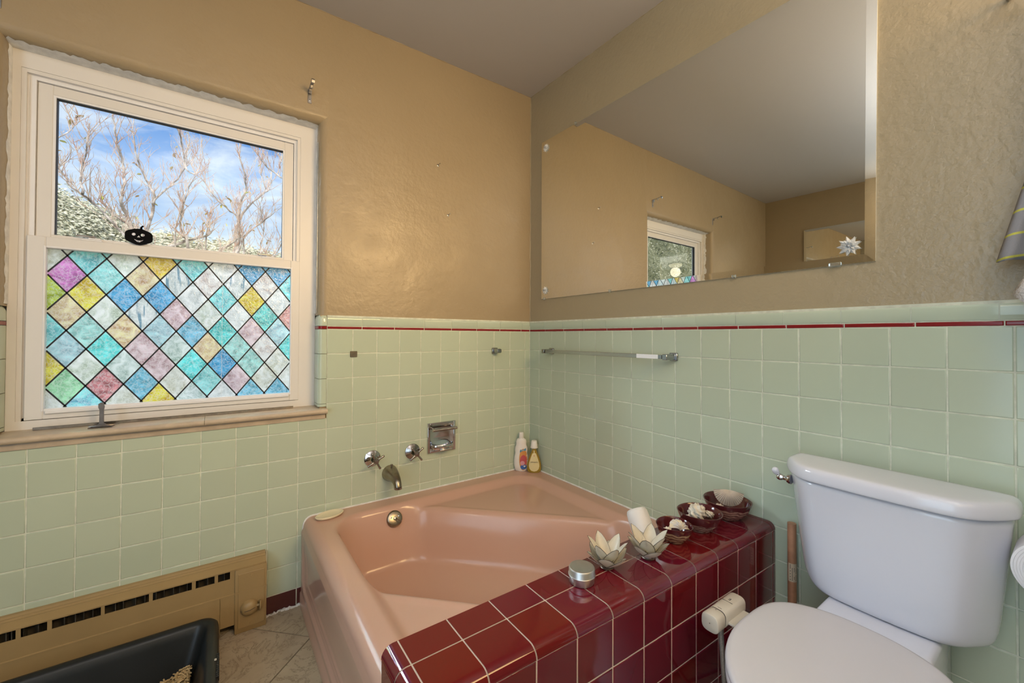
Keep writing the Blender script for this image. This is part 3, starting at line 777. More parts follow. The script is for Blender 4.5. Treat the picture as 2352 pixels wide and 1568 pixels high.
def ledge_piece(x0, x1, roll_x, y_back, y_front, roll_y, name='ledge_tile'):
    """rolled tile patch; parametrised so that rolled edges carry on down the side"""
    nx = 9 if roll_x else 4; ny = 9 if roll_y else 3
    P = []
    def sx(i):
        if not roll_x: return (x0 + g2 + (x1 - x0 - 2 * g2) * i / (nx - 1), None)
        if i <= 6:
            t = PI / 2 * i / 6; return (LX + RB - RB * math.cos(t), t)
        return (LX + RB + (x1 - g2 - LX - RB) * (i - 6) / (nx - 1 - 6), None)
    for i in range(nx):
        x_, tx = sx(i); row = []
        for j in range(ny):
            if not roll_y:
                y_ = y_back - g2 + (y_front - y_back + 2 * g2) * j / (ny - 1)
            else:
                if j < 3: y_ = y_back - g2 + (front_y(x_) + RB - y_back + g2) * j / 2
                else:
                    t = PI / 2 * (j - 2) / 6; y_ = front_y(x_) + RB - RB * math.sin(t)
            row.append((x_, y_, top_surf(x_, y_)))
        P.append(row)
    P = np.array(P)
    b_ = MB()
    # extra rows down to the joint below the roll
    rows = [list(map(tuple, r)) for r in P]
    if roll_y:
        for r in rows: r.append((r[-1][0], r[-1][1], zf + g2))
    if roll_x:
        rows.insert(0, [(p[0], p[1], zf + g2) for p in rows[0]])
    G = np.array(rows); b_.grid(G)
    n = len(rows[0])
    # thickness rims
    loop = [tuple(G[i][0]) for i in range(len(G))] + [tuple(G[-1][j]) for j in range(1, n)]
    loop += [tuple(G[i][-1]) for i in range(len(G) - 2, -1, -1)] + [tuple(G[0][j]) for j in range(n - 2, 0, -1)]
    cen = Vector(((x0 + x1) / 2, (y_back + y_front) / 2, LT - .03))
    low = [tuple(Vector(p) + (cen - Vector(p)).normalized() * .003) for p in loop]
    m_ = len(loop); b_.add(loop + low, [(k, (k + 1) % m_, m_ + (k + 1) % m_, m_ + k) for k in range(m_)])
    bm_ = bmesh.new(); me_ = b_.mesh(name); bm_.from_mesh(me_); bmesh.ops.remove_doubles(bm_, verts=bm_.verts, dist=1e-5); bmesh.ops.recalc_face_normals(bm_, faces=bm_.faces)
    f0 = max(bm_.faces, key=lambda f: f.calc_center_median().z)
    if f0.normal.z < 0: bmesh.ops.reverse_faces(bm_, faces=bm_.faces)
    bmesh.ops.translate(bm_, verts=bm_.verts, vec=-LO)
    bm_.to_mesh(me_); bm_.free(); return link_mesh(name, me_, RED, ledge, 55)
for i in range(len(xcuts) - 1):
    xa, xb = xcuts[i], xcuts[i + 1]; rx = (i == 0)
    ledge_piece(xa, xb, rx, YB, YJ, False)
    ledge_piece(xa, xb, rx, YJ, front_y((xa + xb) / 2), True)
# flat tiles on the front and free end
for i in range(1, len(xcuts) - 1):
    xa, xb = xcuts[i], xcuts[i + 1]
    ztop = zf
    while ztop > 0.02:
        zb_ = max(ztop - PT, 0.001); w = xb - xa - .003; h = ztop - zb_ - .003
        if w > .006 and h > .006:
            o = bpy.data.objects.new('ledge_tile', tile_mesh(w, h, RED)); C.objects.link(o); xm = (xa + xb) / 2
            o.location = Vector((xm, front_y(xm), (ztop + zb_) / 2)) - LO; o.rotation_euler = (random.uniform(-.002, .002), 0, -math.atan(.033 / 1.22) + random.uniform(-.002, .002)); o.parent = ledge
        ztop -= PT
xm = (LX + XE) / 2; ztop = zf
while ztop > .02:
    zb_ = max(ztop - PT, .001)
    o = bpy.data.objects.new('ledge_tile', tile_mesh(XE - LX - .003, ztop - zb_ - .003, RED)); C.objects.link(o)
    o.location = Vector((xm, front_y(xm), (ztop + zb_) / 2)) - LO; o.parent = ledge
    for (ya, yb_) in ((YB, YJ), (YJ, front_y(LX))):
        o = bpy.data.objects.new('ledge_tile', tile_mesh(abs(yb_ - ya) - .003, ztop - zb_ - .003, RED)); C.objects.link(o)
        o.location = Vector((LX, (ya + yb_) / 2, (ztop + zb_) / 2)) - LO; o.rotation_euler = (0, 0, -PI / 2); o.parent = ledge
    ztop -= PT

# ================================================================== WALL MIRROR with bevelled border
def bevel_mirror(name, pts, nrm_x, wall_x, bev, depth, label, cat):
    """pts: four (y,z) corners in order; front faces nrm_x"""
    cy = sum(p[0] for p in pts) / 4; cz = sum(p[1] for p in pts) / 4
    t = empty(name, (wall_x, cy, cz), label=label, cat=cat)
    out = [Vector((p[0] - cy, p[1] - cz)) for p in pts]; inn = []
    for i in range(4):
        p = out[i]; a_ = (out[(i + 1) % 4] - p).normalized(); c_ = (out[i - 1] - p).normalized()
        inn.append(p + a_ * bev + c_ * bev)
    s = nrm_x
    b = MB(); vs = [(s * depth, p.x, p.y) for p in inn] + [(s * (depth - .0018), p.x, p.y) for p in out]
    b.add(vs, [(0, 1, 2, 3)] + [(i, 4 + i, 4 + (i + 1) % 4, (i + 1) % 4) for i in range(4)])
    o = b.build('glass_plate', MIRROR, t, fixn=False)
    bm_ = bmesh.new(); bm_.from_mesh(o.data); bmesh.ops.recalc_face_normals(bm_, faces=bm_.faces)
    if bm_.faces[0].normal.x * s < 0: bmesh.ops.reverse_faces(bm_, faces=bm_.faces)
    bm_.to_mesh(o.data); bm_.free()
    b = MB(); vs = [(s * (depth - .0018), p.x, p.y) for p in out] + [(s * .0002, p.x, p.y) for p in out]
    b.add(vs, [(i, (i + 1) % 4, 4 + (i + 1) % 4, 4 + i) for i in range(4)] + [(4, 5, 6, 7)])
    b.build('polished_edge', MEDGE, t)
    return t, (cy, cz)
mir, mc = bevel_mirror('wall_mirror', [(-.1050, 2.266), (-.1062, 1.3548), (-1.5935, 1.3562), (-1.6030, 2.242)], -1, pf, 0.024, 0.0075,
                       'large unframed wall mirror with slanted glass border above the towel bar', 'mirror')
CRY = mat('clear_acrylic', (0.90, 0.92, 0.92, 1), rough=0.08, trans=0.25, spec=0.9, ior=1.5)
CLR = mat('clear_clip', (0.85, 0.88, 0.86, 1), rough=0.12, trans=0.9, ior=1.4)
def rosette(y, z, r, n=9):
    b = MB()
    for k in range(n):
        for lay_, (rr, hh, off) in enumerate(((1.0, .22, 0), (.66, .42, .5))):
            a_ = 2 * PI * (k + off) / n; d = Vector((0, math.cos(a_), math.sin(a_))); w = Vector((0, -math.sin(a_), math.cos(a_)))
            tip = d * r * rr + Vector((-r * hh, 0, 0)); base = d * r * .12
            mid = d * r * rr * .55; up = Vector((-r * (.30 + .25 * lay_), 0, 0))
            vs = [base, mid + w * r * .22, tip, mid - w * r * .22, mid + up, base + Vector((-r * .1, 0, 0))]
            b.add(vs, [(5, 1, 4), (1, 2, 4), (2, 3, 4), (3, 5, 4), (0, 3, 2, 1)])
    b.lathe([(0, r * .42), (r * .1, r * .4), (r * .13, r * .3), (r * .16, 0)], 10, (0, 0, 0), axis='-x')
    o = b.build('rosette_clip', CRY, mir); o.location = (-.0078, y - mc[0], z - mc[1])
    b = MB().lathe([(0, r * .50), (r * .09, r * .47), (r * .10, r * .40)], 10, (0, 0, 0), axis='-x'); b.build('screw', DULLCHROME, o, 50)
rosette(-.1486, 2.220, .024); rosette(-.1451, 1.4019, .024); rosette(-1.535, 1.408, .030); rosette(-1.55, 2.185, .030)
for (yy, zz, w) in ((-1.500, 1.3565, .03), (-.135, 1.3545, .012), (-.62, 1.356, .01), (-.386, 2.262, .01), (-1.2, 1.356, .012)):
    b = MB().rbox((-.0115, -w / 2, -.006), (-.001, w / 2, .008), .0015, 1); o = b.build('bottom_clip', CLR, mir); o.location = (0, yy - mc[0], zz - mc[1])
mir2, mc2 = bevel_mirror('cabinet_mirror', [(-.345, 2.186), (-.345, 1.45), (-.98, 1.45), (-.98, 2.176)], 1, RX, 0.02, 0.02,
                       'smaller wall mirror visible only in the large mirror', 'mirror')

# ================================================================== TOWEL BARS AND STUBS
SATIN = mat('satin_chrome', (0.40, 0.41, 0.42, 1), rough=0.2, metal=1)
def square_post(parent, wall, u, z, reach, name='post'):
    """square plate plus stepped block"""
    b = MB(); b.rbox((-.0175, -.010, -.0165), (.0175, 0.0005, .0165), .002, 1); b.rbox((-.012, -.014, -.0125), (.012, -.008, .0125), .001, 1); b.rbox((-.0105, -reach, -.0115), (.0105, -.010, .0115), .0018, 1)
    o = b.build(name, SATIN, parent, 40)
    return o
bar = empty('towel_bar', (0, -.585, 1.0575), label='square chrome towel bar on the green tiles under the mirror', cat='towel bar')
for yy in (-.205, -.962):
    o = square_post(bar, 'R', 0, 0, .070); o.location = (0, yy + .585, 0); o.rotation_euler = (0, 0, -PI / 2)
MB().rbox((-.0080, -.362, -.0085), (.0080, .365, .0085), .001, 1).build('rail', SATIN, bar, 30).location = (-.058, 0, 0)
WP = mat('window_glint', (0.82, 0.84, 0.86, 1), rough=0.15)  # white piece standing in for the window's bright reflection on the bar
b = MB().rbox((-.0092, -.300, -.0085), (-.0070, -.195, .0085), .0008, 1)
o = b.build('window_glint', WP, bar, 30); o.location = (-.058, -.045, 0)
post = empty('towel_bar_post', (-.254, 0, 1.0578), label='lone square chrome bar post on green tiles near the room corner', cat='bar post')
square_post(post, 'L', 0, 0, .055, 'mounting_block')
MB().rbox((.006, -.052, -.009), (.016, -.036, .009), .0015, 1).build('socket', DULLCHROME, post, 30)
plate = MB().rbox((-.0155, -.004, -.0135), (.0155, .0005, .0135), .001, 1).box((-.008, -.0055, .006), (.009, -.004, .0105)).build('mounting_plate', DULLCHROME, None, 30); plate.location = (-1.0177, 0, 1.0542)
tag(plate, 'bare square metal mounting plate left on green tiles beside the window', 'bracket plate')

# ================================================================== SOAP DISH
sd = empty('soap_holder', (-.578, 0, .6203), label='chrome wall soap holder with grab bar above the bathtub', cat='soap dish')
b = MB(); frame_box(b, -.0775, .0775, -.0757, .0757, .012, .012, .010, .010, -.011, .0005, .0015); b.build('face_frame', CHROME, sd, 40)
P = []
for i in range(15):
    t = -1 + 2 * i / 14; row = []
    for j in range(9):
        zz = .066 - .132 * j / 8; yy = -.0095 + .0085 * (1 - t * t) ** .5 * (1 if j < 6 else 1)
        yy -= .0 if j < 6 else (j - 5) * .004 * (1 - t * t)
        row.append((.066 * t, yy, zz))
    P.append(row)
MB().grid(np.array(P)).build('recess', CHROME, sd, 180)
P = []
for i in range(17):
    a_ = PI * i / 16
    cx_, cy_ = -.060 * math.cos(a_), -.010 - .038 * math.sin(a_)
    P.append([(cx_ * .94, -.010 + (cy_ + .010) * .9, -.058), (cx_, cy_, -.052), (cx_ * 1.02, cy_ * 1.03, -.036), (cx_ * 1.0, cy_, -.034), (cx_ * .96, cy_ * .97, -.046), (cx_ * .5, -.010 + (cy_ + .010) * .5, -.050)])
b = MB().grid(np.array(P)); b.rbox((-.030, -.056, -.060), (.036, -.046, -.052), .002, 1); b.build('tray', CHROME, sd, 60)
b = MB(); b.tube([(-.056, -.006, .050), (-.056, -.034, .047), (-.056, -.040, .044)], .006, 8).tube([(.056, -.006, .050), (.056, -.034, .047), (.056, -.040, .044)], .006, 8)
b.tube([(-.066, -.040, .044), (.070, -.040, .044)], .0068, 10)
b.build('grab_bar', DULLCHROME, sd, 50)

# ================================================================== TAPS
def tap(x, z, rot, label):
    t = empty('tap_handle', (x, 0, z), label=label, cat='tap', group='chrome cross-handle taps over the bathtub')
    MB().lathe([(.0375, 0), (.0375, .004), (.034, .007), (.014, .017), (.0125, .020), (.0125, .024)], 36, axis='-y').build('escutcheon', DULLCHROME if x > -.8 else CHROME, t, 40)
    b = MB().lathe([(.008, .018), (.0085, .046), (.0125, .051), (.0135, .061), (.010, .066), (0, .067)], 20, axis='-y')
    h = b.build('handle', DULLCHROME, t, 40)
    for k in range(4):
        a_ = rot + k * PI / 2; d = Vector((math.cos(a_), 0, math.sin(a_)))
        b = MB().tube([d * .009 + Vector((0, -.057, 0)), d * .028 + Vector((0, -.058, 0)), d * .040 + Vector((0, -.058, 0)), d * .043 + Vector((0, -.058, 0))], [.0052, .0048, .0058, .0035], 10)
        b.build('spoke', DULLCHROME, h, 60)
tap(-.9294, .5664, rad(28), 'chrome cross-handle tap beside the spout, nearer the window')
tap(-.7336, .5679, rad(38), 'chrome cross-handle tap beside the spout, nearer the soap holder')
sp = empty('tub_spout', (-.846, 0, .4830), label='tarnished tub spout curving down between the two taps', cat='spout')
path = [(0, 0, 0), (0, -.012, 0), (0, -.030, .001), (0, -.055, .0), (0, -.076, -.004), (0, -.096, -.012), (0, -.108, -.024), (0, -.112, -.036)]
rs = [.0380, .0365, .0325, .0275, .0230, .0200, .0180, .0170]
b = MB().tube(path, rs, 24); b.build('body', NICKEL, sp, 50)
MB().lathe([(.015, -.003), (.0178, -.003), (.0178, .006), (.015, .007)], 20, (0, -.112, -.040)).build('outlet_ring', DULLCHROME, sp, 50)
MB().lathe([(.0035, 0), (.0035, .006), (.0065, .008), (.0065, .012), (0, .014)], 12, (0, -.026, .035)).build('diverter_knob', DULLCHROME, sp, 50)

# ================================================================== THINGS ON THE TUB RIM
PLW = mat('white_bottle_plastic', (0.80, 0.76, 0.70, 1), rough=0.3, sss=0.05)
# two-bulge lotion bottle
def oval_loft(levels, n=36, mi=0):
    """levels: (z, rx, ry)"""
    b = MB(); P = []
    for i in range(n):
        a_ = 2 * PI * i / n; P.append([(rx * math.cos(a_), ry * math.sin(a_), z) for z, rx, ry in levels])
    b.grid(np.array(P), close_u=True); m_ = len(levels)
    b.f.append(tuple(i * m_ for i in range(n - 1, -1, -1))); b.mi.append(0)
    b.f.append(tuple(i * m_ + m_ - 1 for i in range(n))); b.mi.append(0)
    return b
bt = empty('shampoo_bottle', (-.086, -.034, RIM + .0005), rad(-38), label='white bottle with a colourful picture label in the tub corner', cat='bottle')
lv = [(0, .030, .017), (.004, .035, .019), (.03, .041, .022), (.06, .0425, .0225), (.085, .039, .0215), (.102, .0345, .020), (.118, .037, .021), (.135, .036, .020), (.147, .030, .0185), (.155, .0295, .0185), (.168, .0305, .0185), (.180, .026, .0175), (.188, .014, .0135)]
oval_loft(lv).build('body', PLW, bt, 60)
oval_loft([(.187, .0125, .0125), (.189, .0135, .0135), (.217, .0130, .0130), (.220, .0120, .0120)], 24).build('cap', PLW, bt, 40)
def label_patch(parent, name, m, levels, pts, lift=.0006, front=-1):
    """flat artwork wrapped on an oval body. pts: outline (x, z)"""
    def ry(z, x):
        for k in range(len(levels) - 1):
            if levels[k][0] <= z <= levels[k + 1][0]:
                t = (z - levels[k][0]) / (levels[k + 1][0] - levels[k][0]); a_ = levels[k][1] * (1 - t) + levels[k + 1][1] * t; c_ = levels[k][2] * (1 - t) + levels[k + 1][2] * t
                return c_ * math.sqrt(max(0, 1 - (x / a_) ** 2))
        return 0.01
    cx_ = sum(p[0] for p in pts) / len(pts); cz_ = sum(p[1] for p in pts) / len(pts)
    vs = []; rings = 5; n = len(pts)
    for r in range(1, rings + 1):
        for p in pts:
            x_ = cx_ + (p[0] - cx_) * r / rings; z_ = cz_ + (p[1] - cz_) * r / rings; vs.append((x_, front * (ry(z_, x_) + lift), z_))
    vs.append((cx_, front * (ry(cz_, cx_) + lift), cz_)); fs = []
    for r in range(rings - 1):
        for i in range(n): fs.append((r * n + i, r * n + (i + 1) % n, (r + 1) * n + (i + 1) % n, (r + 1) * n + i))
    fs += [(i, (i + 1) % n, rings * n) for i in range(n)]
    return MB().add(vs, fs).build(name, m, parent, 180)
def ell(cx_, cz_, rx, rz, n=24, rot=0): return [(cx_ + rx * math.cos(a_) * math.cos(rot) - rz * math.sin(a_) * math.sin(rot), cz_ + rx * math.cos(a_) * math.sin(rot) + rz * math.sin(a_) * math.cos(rot)) for a_ in [2 * PI * i / n for i in range(n)]]
INK = {k: mat('ink_' + k, v + (1,), rough=0.4) for k, v in {'blue': (.05, .14, .42), 'red': (.50, .09, .10), 'orange': (.62, .28, .08), 'teal': (.08, .26, .40), 'white': (.8, .78, .72), 'dark': (.05, .04, .05), 'pink': (.62, .30, .34), 'gold': (.72, .52, .17)}.items()}
label_patch(bt, 'picture_label', INK['orange'], lv, ell(.012, .068, .0235, .062), .0004)
label_patch(bt, 'picture_label', INK['teal'], lv, [(-.008, .108), (.028, .118), (.028, .133), (-.006, .124)], .0010)
label_patch(bt, 'picture_label', INK['red'], lv, ell(.013, .062, .0195, .032), .0008)
label_patch(bt, 'picture_label', INK['blue'], lv, ell(.014, .026, .018, .015), .0012)
label_patch(bt, 'picture_label', INK['pink'], lv, ell(.008, .048, .013, .013), .0014)
label_patch(bt, 'picture_label', INK['white'], lv, ell(.020, .030, .006, .004), .0018)
def text(name, body, size, m, parent, loc, rot=(PI / 2, 0, 0), ext=0.0002, al='CENTER'):
    cu_ = bpy.data.curves.new(name, 'FONT'); cu_.body = body; cu_.size = size; cu_.extrude = ext; cu_.align_x = al; cu_.align_y = 'CENTER'; cu_.resolution_u = 2
    tmp = bpy.data.objects.new(name, cu_); C.objects.link(tmp)
    me_ = bpy.data.meshes.new_from_object(tmp.evaluated_get(bpy.context.evaluated_depsgraph_get())); bpy.data.objects.remove(tmp)
    me_.materials.clear(); o_ = link_mesh(name, me_, m, parent); o_.location = loc; o_.rotation_euler = rot; return o_
text('lettering', '2 IN 1', .0085, INK['white'], bt, (.011, -.0222, .1205), (PI / 2, 0, 0))
# drop-shaped baby shampoo bottle
YEL = mat('amber_liquid', (0.62, 0.42, 0.06, 1), rough=0.06, trans=0.55, ior=1.35)
b2 = empty('baby_wash_bottle', (-.043, -.100, RIM + .0005), rad(-38), label='clear bottle of yellow wash with a white cap in the tub corner', cat='bottle')
lv2 = [(0, .030, .015), (.004, .036, .0165), (.02, .0405, .018), (.045, .0395, .018), (.07, .034, .017), (.095, .025, .0155), (.115, .017, .014), (.130, .0115, .0115), (.140, .0105, .0105)]
oval_loft(lv2).build('body', YEL, b2, 60)
oval_loft([(.138, .0200, .0200), (.140, .0215, .0215), (.150, .0195, .0195), (.176, .0160, .0160), (.180, .0145, .0145)], 28).build('cap', PLW, b2, 40)
LBL = mat('yellow_label', (.72, .62, .33, 1), rough=.4)
drop = [(0, .128)] + [(.012, .105), (.021, .08), (.0285, .055), (.030, .038), (.026, .022), (.016, .012), (0, .008)]
drop = drop + [(-p[0], p[1]) for p in drop[-2:0:-1]]
label_patch(b2, 'front_label', LBL, lv2, drop, .0006)
text('lettering', "Johnson's", .0105, INK['dark'], b2, (0, -.0196, .062), (PI / 2 - .10, 0, 0))
text('lettering', 'baby', .005, INK['gold'], b2, (0, -.0200, .050), (PI / 2, 0, 0))
label_patch(b2, 'front_label', INK['red'], lv2, [(0, .102), (.0022, .097), (0, .092), (-.0022, .097)], .0012)

CREAM = mat('cream_ceramic', (0.74, 0.66, 0.46, 1), rough=0.25, coat=0.2)
b = MB(); P = []
for i in range(40):
    a_ = 2 * PI * i / 40; c_, s_ = math.cos(a_), math.sin(a_)
    P.append([(r_ * c_, r_ * .62 * s_, z_) for r_, z_ in ((0.0005, .0075), (.040, .0072), (.048, .0085), (.054, .0125), (.0575, .013), (.0600, .011), (.058, .006), (.050, .001), (.0005, 0))])
b.grid(np.array(P), close_u=True)
o = b.build('oval_soap_dish', CREAM, None, 60); o.location = (-1.124, -.052, RIM); o.rotation_euler = (0, 0, rad(14)); tag(o, 'cream oval soap dish on the pink tub corner below the window', 'soap dish')
# white roll leaning behind the ledge
b = MB(); n = 32
b.lathe([(0.0005, 0), (.032, 0), (.037, .004), (.0385, .05), (.0385, .13), (.0370, .148), (.0330, .157), (.026, .160), (0.0005, .1605)], n)
o = b.build('white_canister', mat('white_plastic', (0.72, 0.70, 0.67, 1), rough=.45), None, 50); tag(o, 'plain white cylinder leaning behind the shell candle holders', 'canister')
o.location = (-.305, -1.076, RIM + .021); o.rotation_euler = Vector((.020, .078, .120)).to_track_quat('Z', 'Y').to_euler()

# ================================================================== ON THE LEDGE
TZ = LT + .0004
ALU = mat('brushed_tin', (0.66, 0.66, 0.64, 1), rough=.42, metal=1, var=.15, var_scale=20)
t = empty('metal_tin', (-.766, -1.200, TZ), label='round brushed metal tin with a screw lid, nearest on the ledge', cat='tin')
MB().lathe([(0, 0), (.029, 0), (.031, .002), (.0312, .0235)], 48).build('body', ALU, t, 50)
MB().lathe([(.0318, .0165), (.0335, .0175), (.0340, .0205), (.0325, .0225), (.0328, .034), (.0305, .0375), (.027, .0385), (.0245, .0375), (0, .0378)], 48).build('lid', ALU, t, 40)
text('embossing', 'TIN', .009, ALU, t, (0, 0, .0380), (0, 0, rad(-35)), .0004) if False else None
# capiz lotus holders
CAP = bpy.data.materials.new('capiz_shell'); CAP.use_nodes = True
_t = CAP.node_tree; _t.nodes.clear(); _o = N(_t, 'ShaderNodeOutputMaterial'); _p = N(_t, 'ShaderNodeBsdfPrincipled', ins={'Roughness': .3}); _p.inputs['Sheen Weight'].default_value = .2
_c = N(_t, 'ShaderNodeTexCoord'); _n = N(_t, 'ShaderNodeTexNoise', ins={'Scale': 60.0, 'Detail': 6.0}); _t.links.new(_c.outputs['Object'], _n.inputs['Vector'])
_x = N(_t, 'ShaderNodeMix', data_type='RGBA'); _t.links.new(_n.outputs[0], _x.inputs[0]); _x.inputs[6].default_value = (.70, .64, .50, 1); _x.inputs[7].default_value = (.88, .85, .76, 1)
_t.links.new(_x.outputs[2], _p.inputs['Base Color']); _tl = N(_t, 'ShaderNodeBsdfTranslucent', ins={'Color': (.75, .68, .48, 1)}); _m = N(_t, 'ShaderNodeMixShader', ins={0: .35})
_t.links.new(_p.outputs[0], _m.inputs[1]); _t.links.new(_tl.outputs[0], _m.inputs[2]); _t.links.new(_m.outputs[0], _o.inputs[0])
WIRE = mat('dark_wire', (.16, .13, .10, 1), rough=.35, metal=.8)
def petal_mesh(L, Wd, lean, curl):
    """pointed oval, base at origin, rising outward along +x"""
    nu, nv = 9, 10; P = []
    def pt(u, v):
        h = v * L; w = Wd * (math.sin(PI * min(v ** .80, 1)) ** .62 if 0 < v < 1 else 0.0) + Wd * .18 * (1 - v)
        y_ = (u - .5) * w; cup = -.25 * (2 * (u - .5)) ** 2 * w
        ang = lean - curl * v
        x_ = h * math.sin(ang) ; z_ = h * math.cos(ang)
        return (x_ + cup * math.cos(ang), y_, z_ - cup * math.sin(ang) * .3)
    for i in range(nu): P.append([pt(i / (nu - 1), j / (nv - 1)) for j in range(nv)])
    b_ = MB().grid(np.array(P)); P2 = [[(p[0] - .0009, p[1], p[2]) for p in r] for r in P]; b_.grid(np.array(P2), flip=True)
    edge = [P[0][j] for j in range(nv)] + [P[-1][j] for j in range(nv - 2, -1, -1)]
    b_.tube(edge, .00075, 5, mi=1)
    me_ = b_.mesh('petal'); me_.materials.append(CAP); me_.materials.append(WIRE); me_.polygons.foreach_set('use_smooth', [True] * len(me_.polygons)); return me_
pm_in = petal_mesh(.086, .037, rad(39), rad(4)); pm_out = petal_mesh(.066, .043, rad(60), rad(12))
def lotus(x, y, rot, label, s=1.0, candle=False):
    t = empty('lotus_candle_holder', (x, y, TZ), rot, label=label, cat='candle holder', group='capiz shell lotus holders on the ledge')
    t.scale = (s, s, s)
    for (me_, n, r0, off, z0) in ((pm_in, 6, .007, 0, .004), (pm_out, 6, .009, .5, .002)):
        for k in range(n):
            a_ = 2 * PI * (k + off) / n + random.uniform(-.05, .05); o = bpy.data.objects.new('petal', me_); C.objects.link(o); o.parent = t
            o.location = (r0 * math.cos(a_), r0 * math.sin(a_), z0); o.rotation_euler = (0, random.uniform(-.06, .06), a_)
    MB().lathe([(0, 0), (.018, 0), (.020, .003), (.017, .006), (0, .006)], 20).build('base', WIRE, t, 40)
    if candle:
        b_ = MB(); b_.lathe([(0, .006), (.019, .006), (.0195, .020), (.018, .0205), (.017, .018), (0, .018)], 24); b_.build('tealight_cup', ALU, t, 40)
lotus(-.664, -1.192, rad(8), 'cream shell lotus candle holder beside the metal tin', .98)
lotus(-.533, -1.226, rad(31), 'cream shell lotus candle holder with a tealight, beside the smallest bowl', 1.0, True)
# glazed bowls
def bowl_mat(name, zt, tan):
    m = mat(name, (.075, .012, .014, 1), rough=.12, coat=.3)
    nt = m.node_tree; p = [n for n in nt.nodes if n.type == 'BSDF_PRINCIPLED'][0]
    tc = N(nt, 'ShaderNodeTexCoord'); sp_ = N(nt, 'ShaderNodeSeparateXYZ'); nt.links.new(tc.outputs['Object'], sp_.inputs[0])
    nz = N(nt, 'ShaderNodeTexNoise', ins={'Scale': 22.0, 'Detail': 2.0}); nt.links.new(tc.outputs['Object'], nz.inputs['Vector'])
    ma = N(nt, 'ShaderNodeMath', operation='MULTIPLY_ADD', ins={1: .026, 2: -.013}); nt.links.new(nz.outputs[0], ma.inputs[0])
    ad = N(nt, 'ShaderNodeMath', operation='ADD'); nt.links.new(sp_.outputs['Z'], ad.inputs[0]); nt.links.new(ma.outputs[0], ad.inputs[1])
    mr = N(nt, 'ShaderNodeMapRange', ins={1: zt, 2: zt - .004}); nt.links.new(ad.outputs[0], mr.inputs[0])
    wv = N(nt, 'ShaderNodeTexWave', wave_type='BANDS', bands_direction='Z', ins={'Scale': 30.0, 'Distortion': 9.0, 'Detail': 2.0, 'Detail Scale': 1.0}); nt.links.new(tc.outputs['Object'], wv.inputs['Vector'])
    mw = N(nt, 'ShaderNodeMix', data_type='RGBA'); nt.links.new(wv.outputs[0], mw.inputs[0]); mw.inputs[6].default_value = tan; mw.inputs[7].default_value = (.12, .045, .035, 1)
    mx = N(nt, 'ShaderNodeMix', data_type='RGBA'); nt.links.new(mr.outputs[0], mx.inputs[0]); mx.inputs[6].default_value = (.075, .012, .014, 1); nt.links.new(mw.outputs[2], mx.inputs[7])
    nt.links.new(mx.outputs[2], p.inputs['Base Color']); return m
PLAING = mat('burgundy_glaze', (.075, .012, .014, 1), rough=.12, coat=.3)
def bowl(x, y, r, h, label, m):
    b = MB(); prof = [(0.0005, .0015), (r * .45, .0), (r * .50, .001), (r * .52, .006), (r * .66, h * .20), (r * .84, h * .50), (r * .95, h * .80), (r * .995, h * .97), (r, h), (r * .975, h * 1.012),
                      (r * .95, h * .99), (r * .90, h * .78), (r * .78, h * .45), (r * .55, h * .20), (r * .2, h * .13), (0.0005, h * .13)]
    b.lathe(prof, 56); o = b.build('glazed_bowl', [m, PLAING], None, 60); o.location = (x, y, TZ)
    for p_ in o.data.polygons:
        if p_.index % (len(prof) - 1) >= 8: p_.material_index = 1
    for v in o.data.vertices:
        a_ = math.atan2(v.co.y, v.co.x); k = 1 + .012 * math.sin(3 * a_ + r * 50) * (v.co.z / h); v.co.x *= k; v.co.y *= k; v.co.z += .0016 * math.sin(2 * a_ + 1) * (v.co.z / h)
    o.rotation_euler = (0, 0, random.random()); return tag(o, label, 'bowl', 'burgundy glazed bowls of shells on the ledge')
BM1 = bowl_mat('streaky_bowl_glaze', .046, (.40, .22, .16, 1)); BM2 = bowl_mat('banded_bowl_glaze', .030, (.46, .36, .27, 1)); BM3 = bowl_mat('tan_bowl_glaze', .036, (.48, .34, .19, 1))
B1 = (-.0905, -1.222, .0755, .060); B2 = (-.250, -1.213, .0680, .056); B3 = (-.386, -1.212, .0530, .050)
bowl(*B1, 'largest burgundy bowl, against the tiled wall at the back of the ledge', BM1)
bowl(*B2, 'middle burgundy bowl with a pale band and white shell pieces', BM2)
bowl(*B3, 'smallest burgundy bowl, tan below, beside a lotus holder', BM3)
SHL = mat('ribbed_shell', (.62, .52, .42, 1), rough=.4, var=.25, var_scale=30)
SHW = mat('pale_shell', (.72, .66, .55, 1), rough=.45, var=.2, var_scale=60, bump=.6, bscale=90, bdist=.003)
SHB = mat('silvery_shell', (.46, .46, .50, 1), rough=.22, var_scale=60, col2=(.74, .62, .38, 1), coat=.4)
def scallop(size, m, ribs=22, label=None):
    nu, nv = 110, 14; P = []
    for i in range(nu):
        th = rad(-82 + 164 * i / (nu - 1)); row = []
        for j in range(nv):
            q_ = j / (nv - 1); R_ = size * q_ * (1 - .12 * abs(math.sin(th)) ** 3)
            h = size * .42 * math.sin(PI * min(1, q_ * .98) ** .75) * math.cos(th * .92) ** .6 + size * .018 * math.cos(ribs * 2 * th) * q_ * 3.2 + .001
            row.append((R_ * math.sin(th), R_ * math.cos(th), max(h, 0)))
        P.append(row)
    b = MB().grid(np.array(P)); P2 = [[(p[0] * .97, p[1] * .97, max(p[2] - .0016, -.0005)) for p in r] for r in P]; b.grid(np.array(P2), flip=True)
    return b.build('seashell', m, None, 180)
o = scallop(.053, SHL); 
_Z = Vector((-.80, -.42, .42)).normalized(); _Y = (Vector((0, 0, -1)) - _Z * Vector((0, 0, -1)).dot(_Z)).normalized(); _X = _Y.cross(_Z)
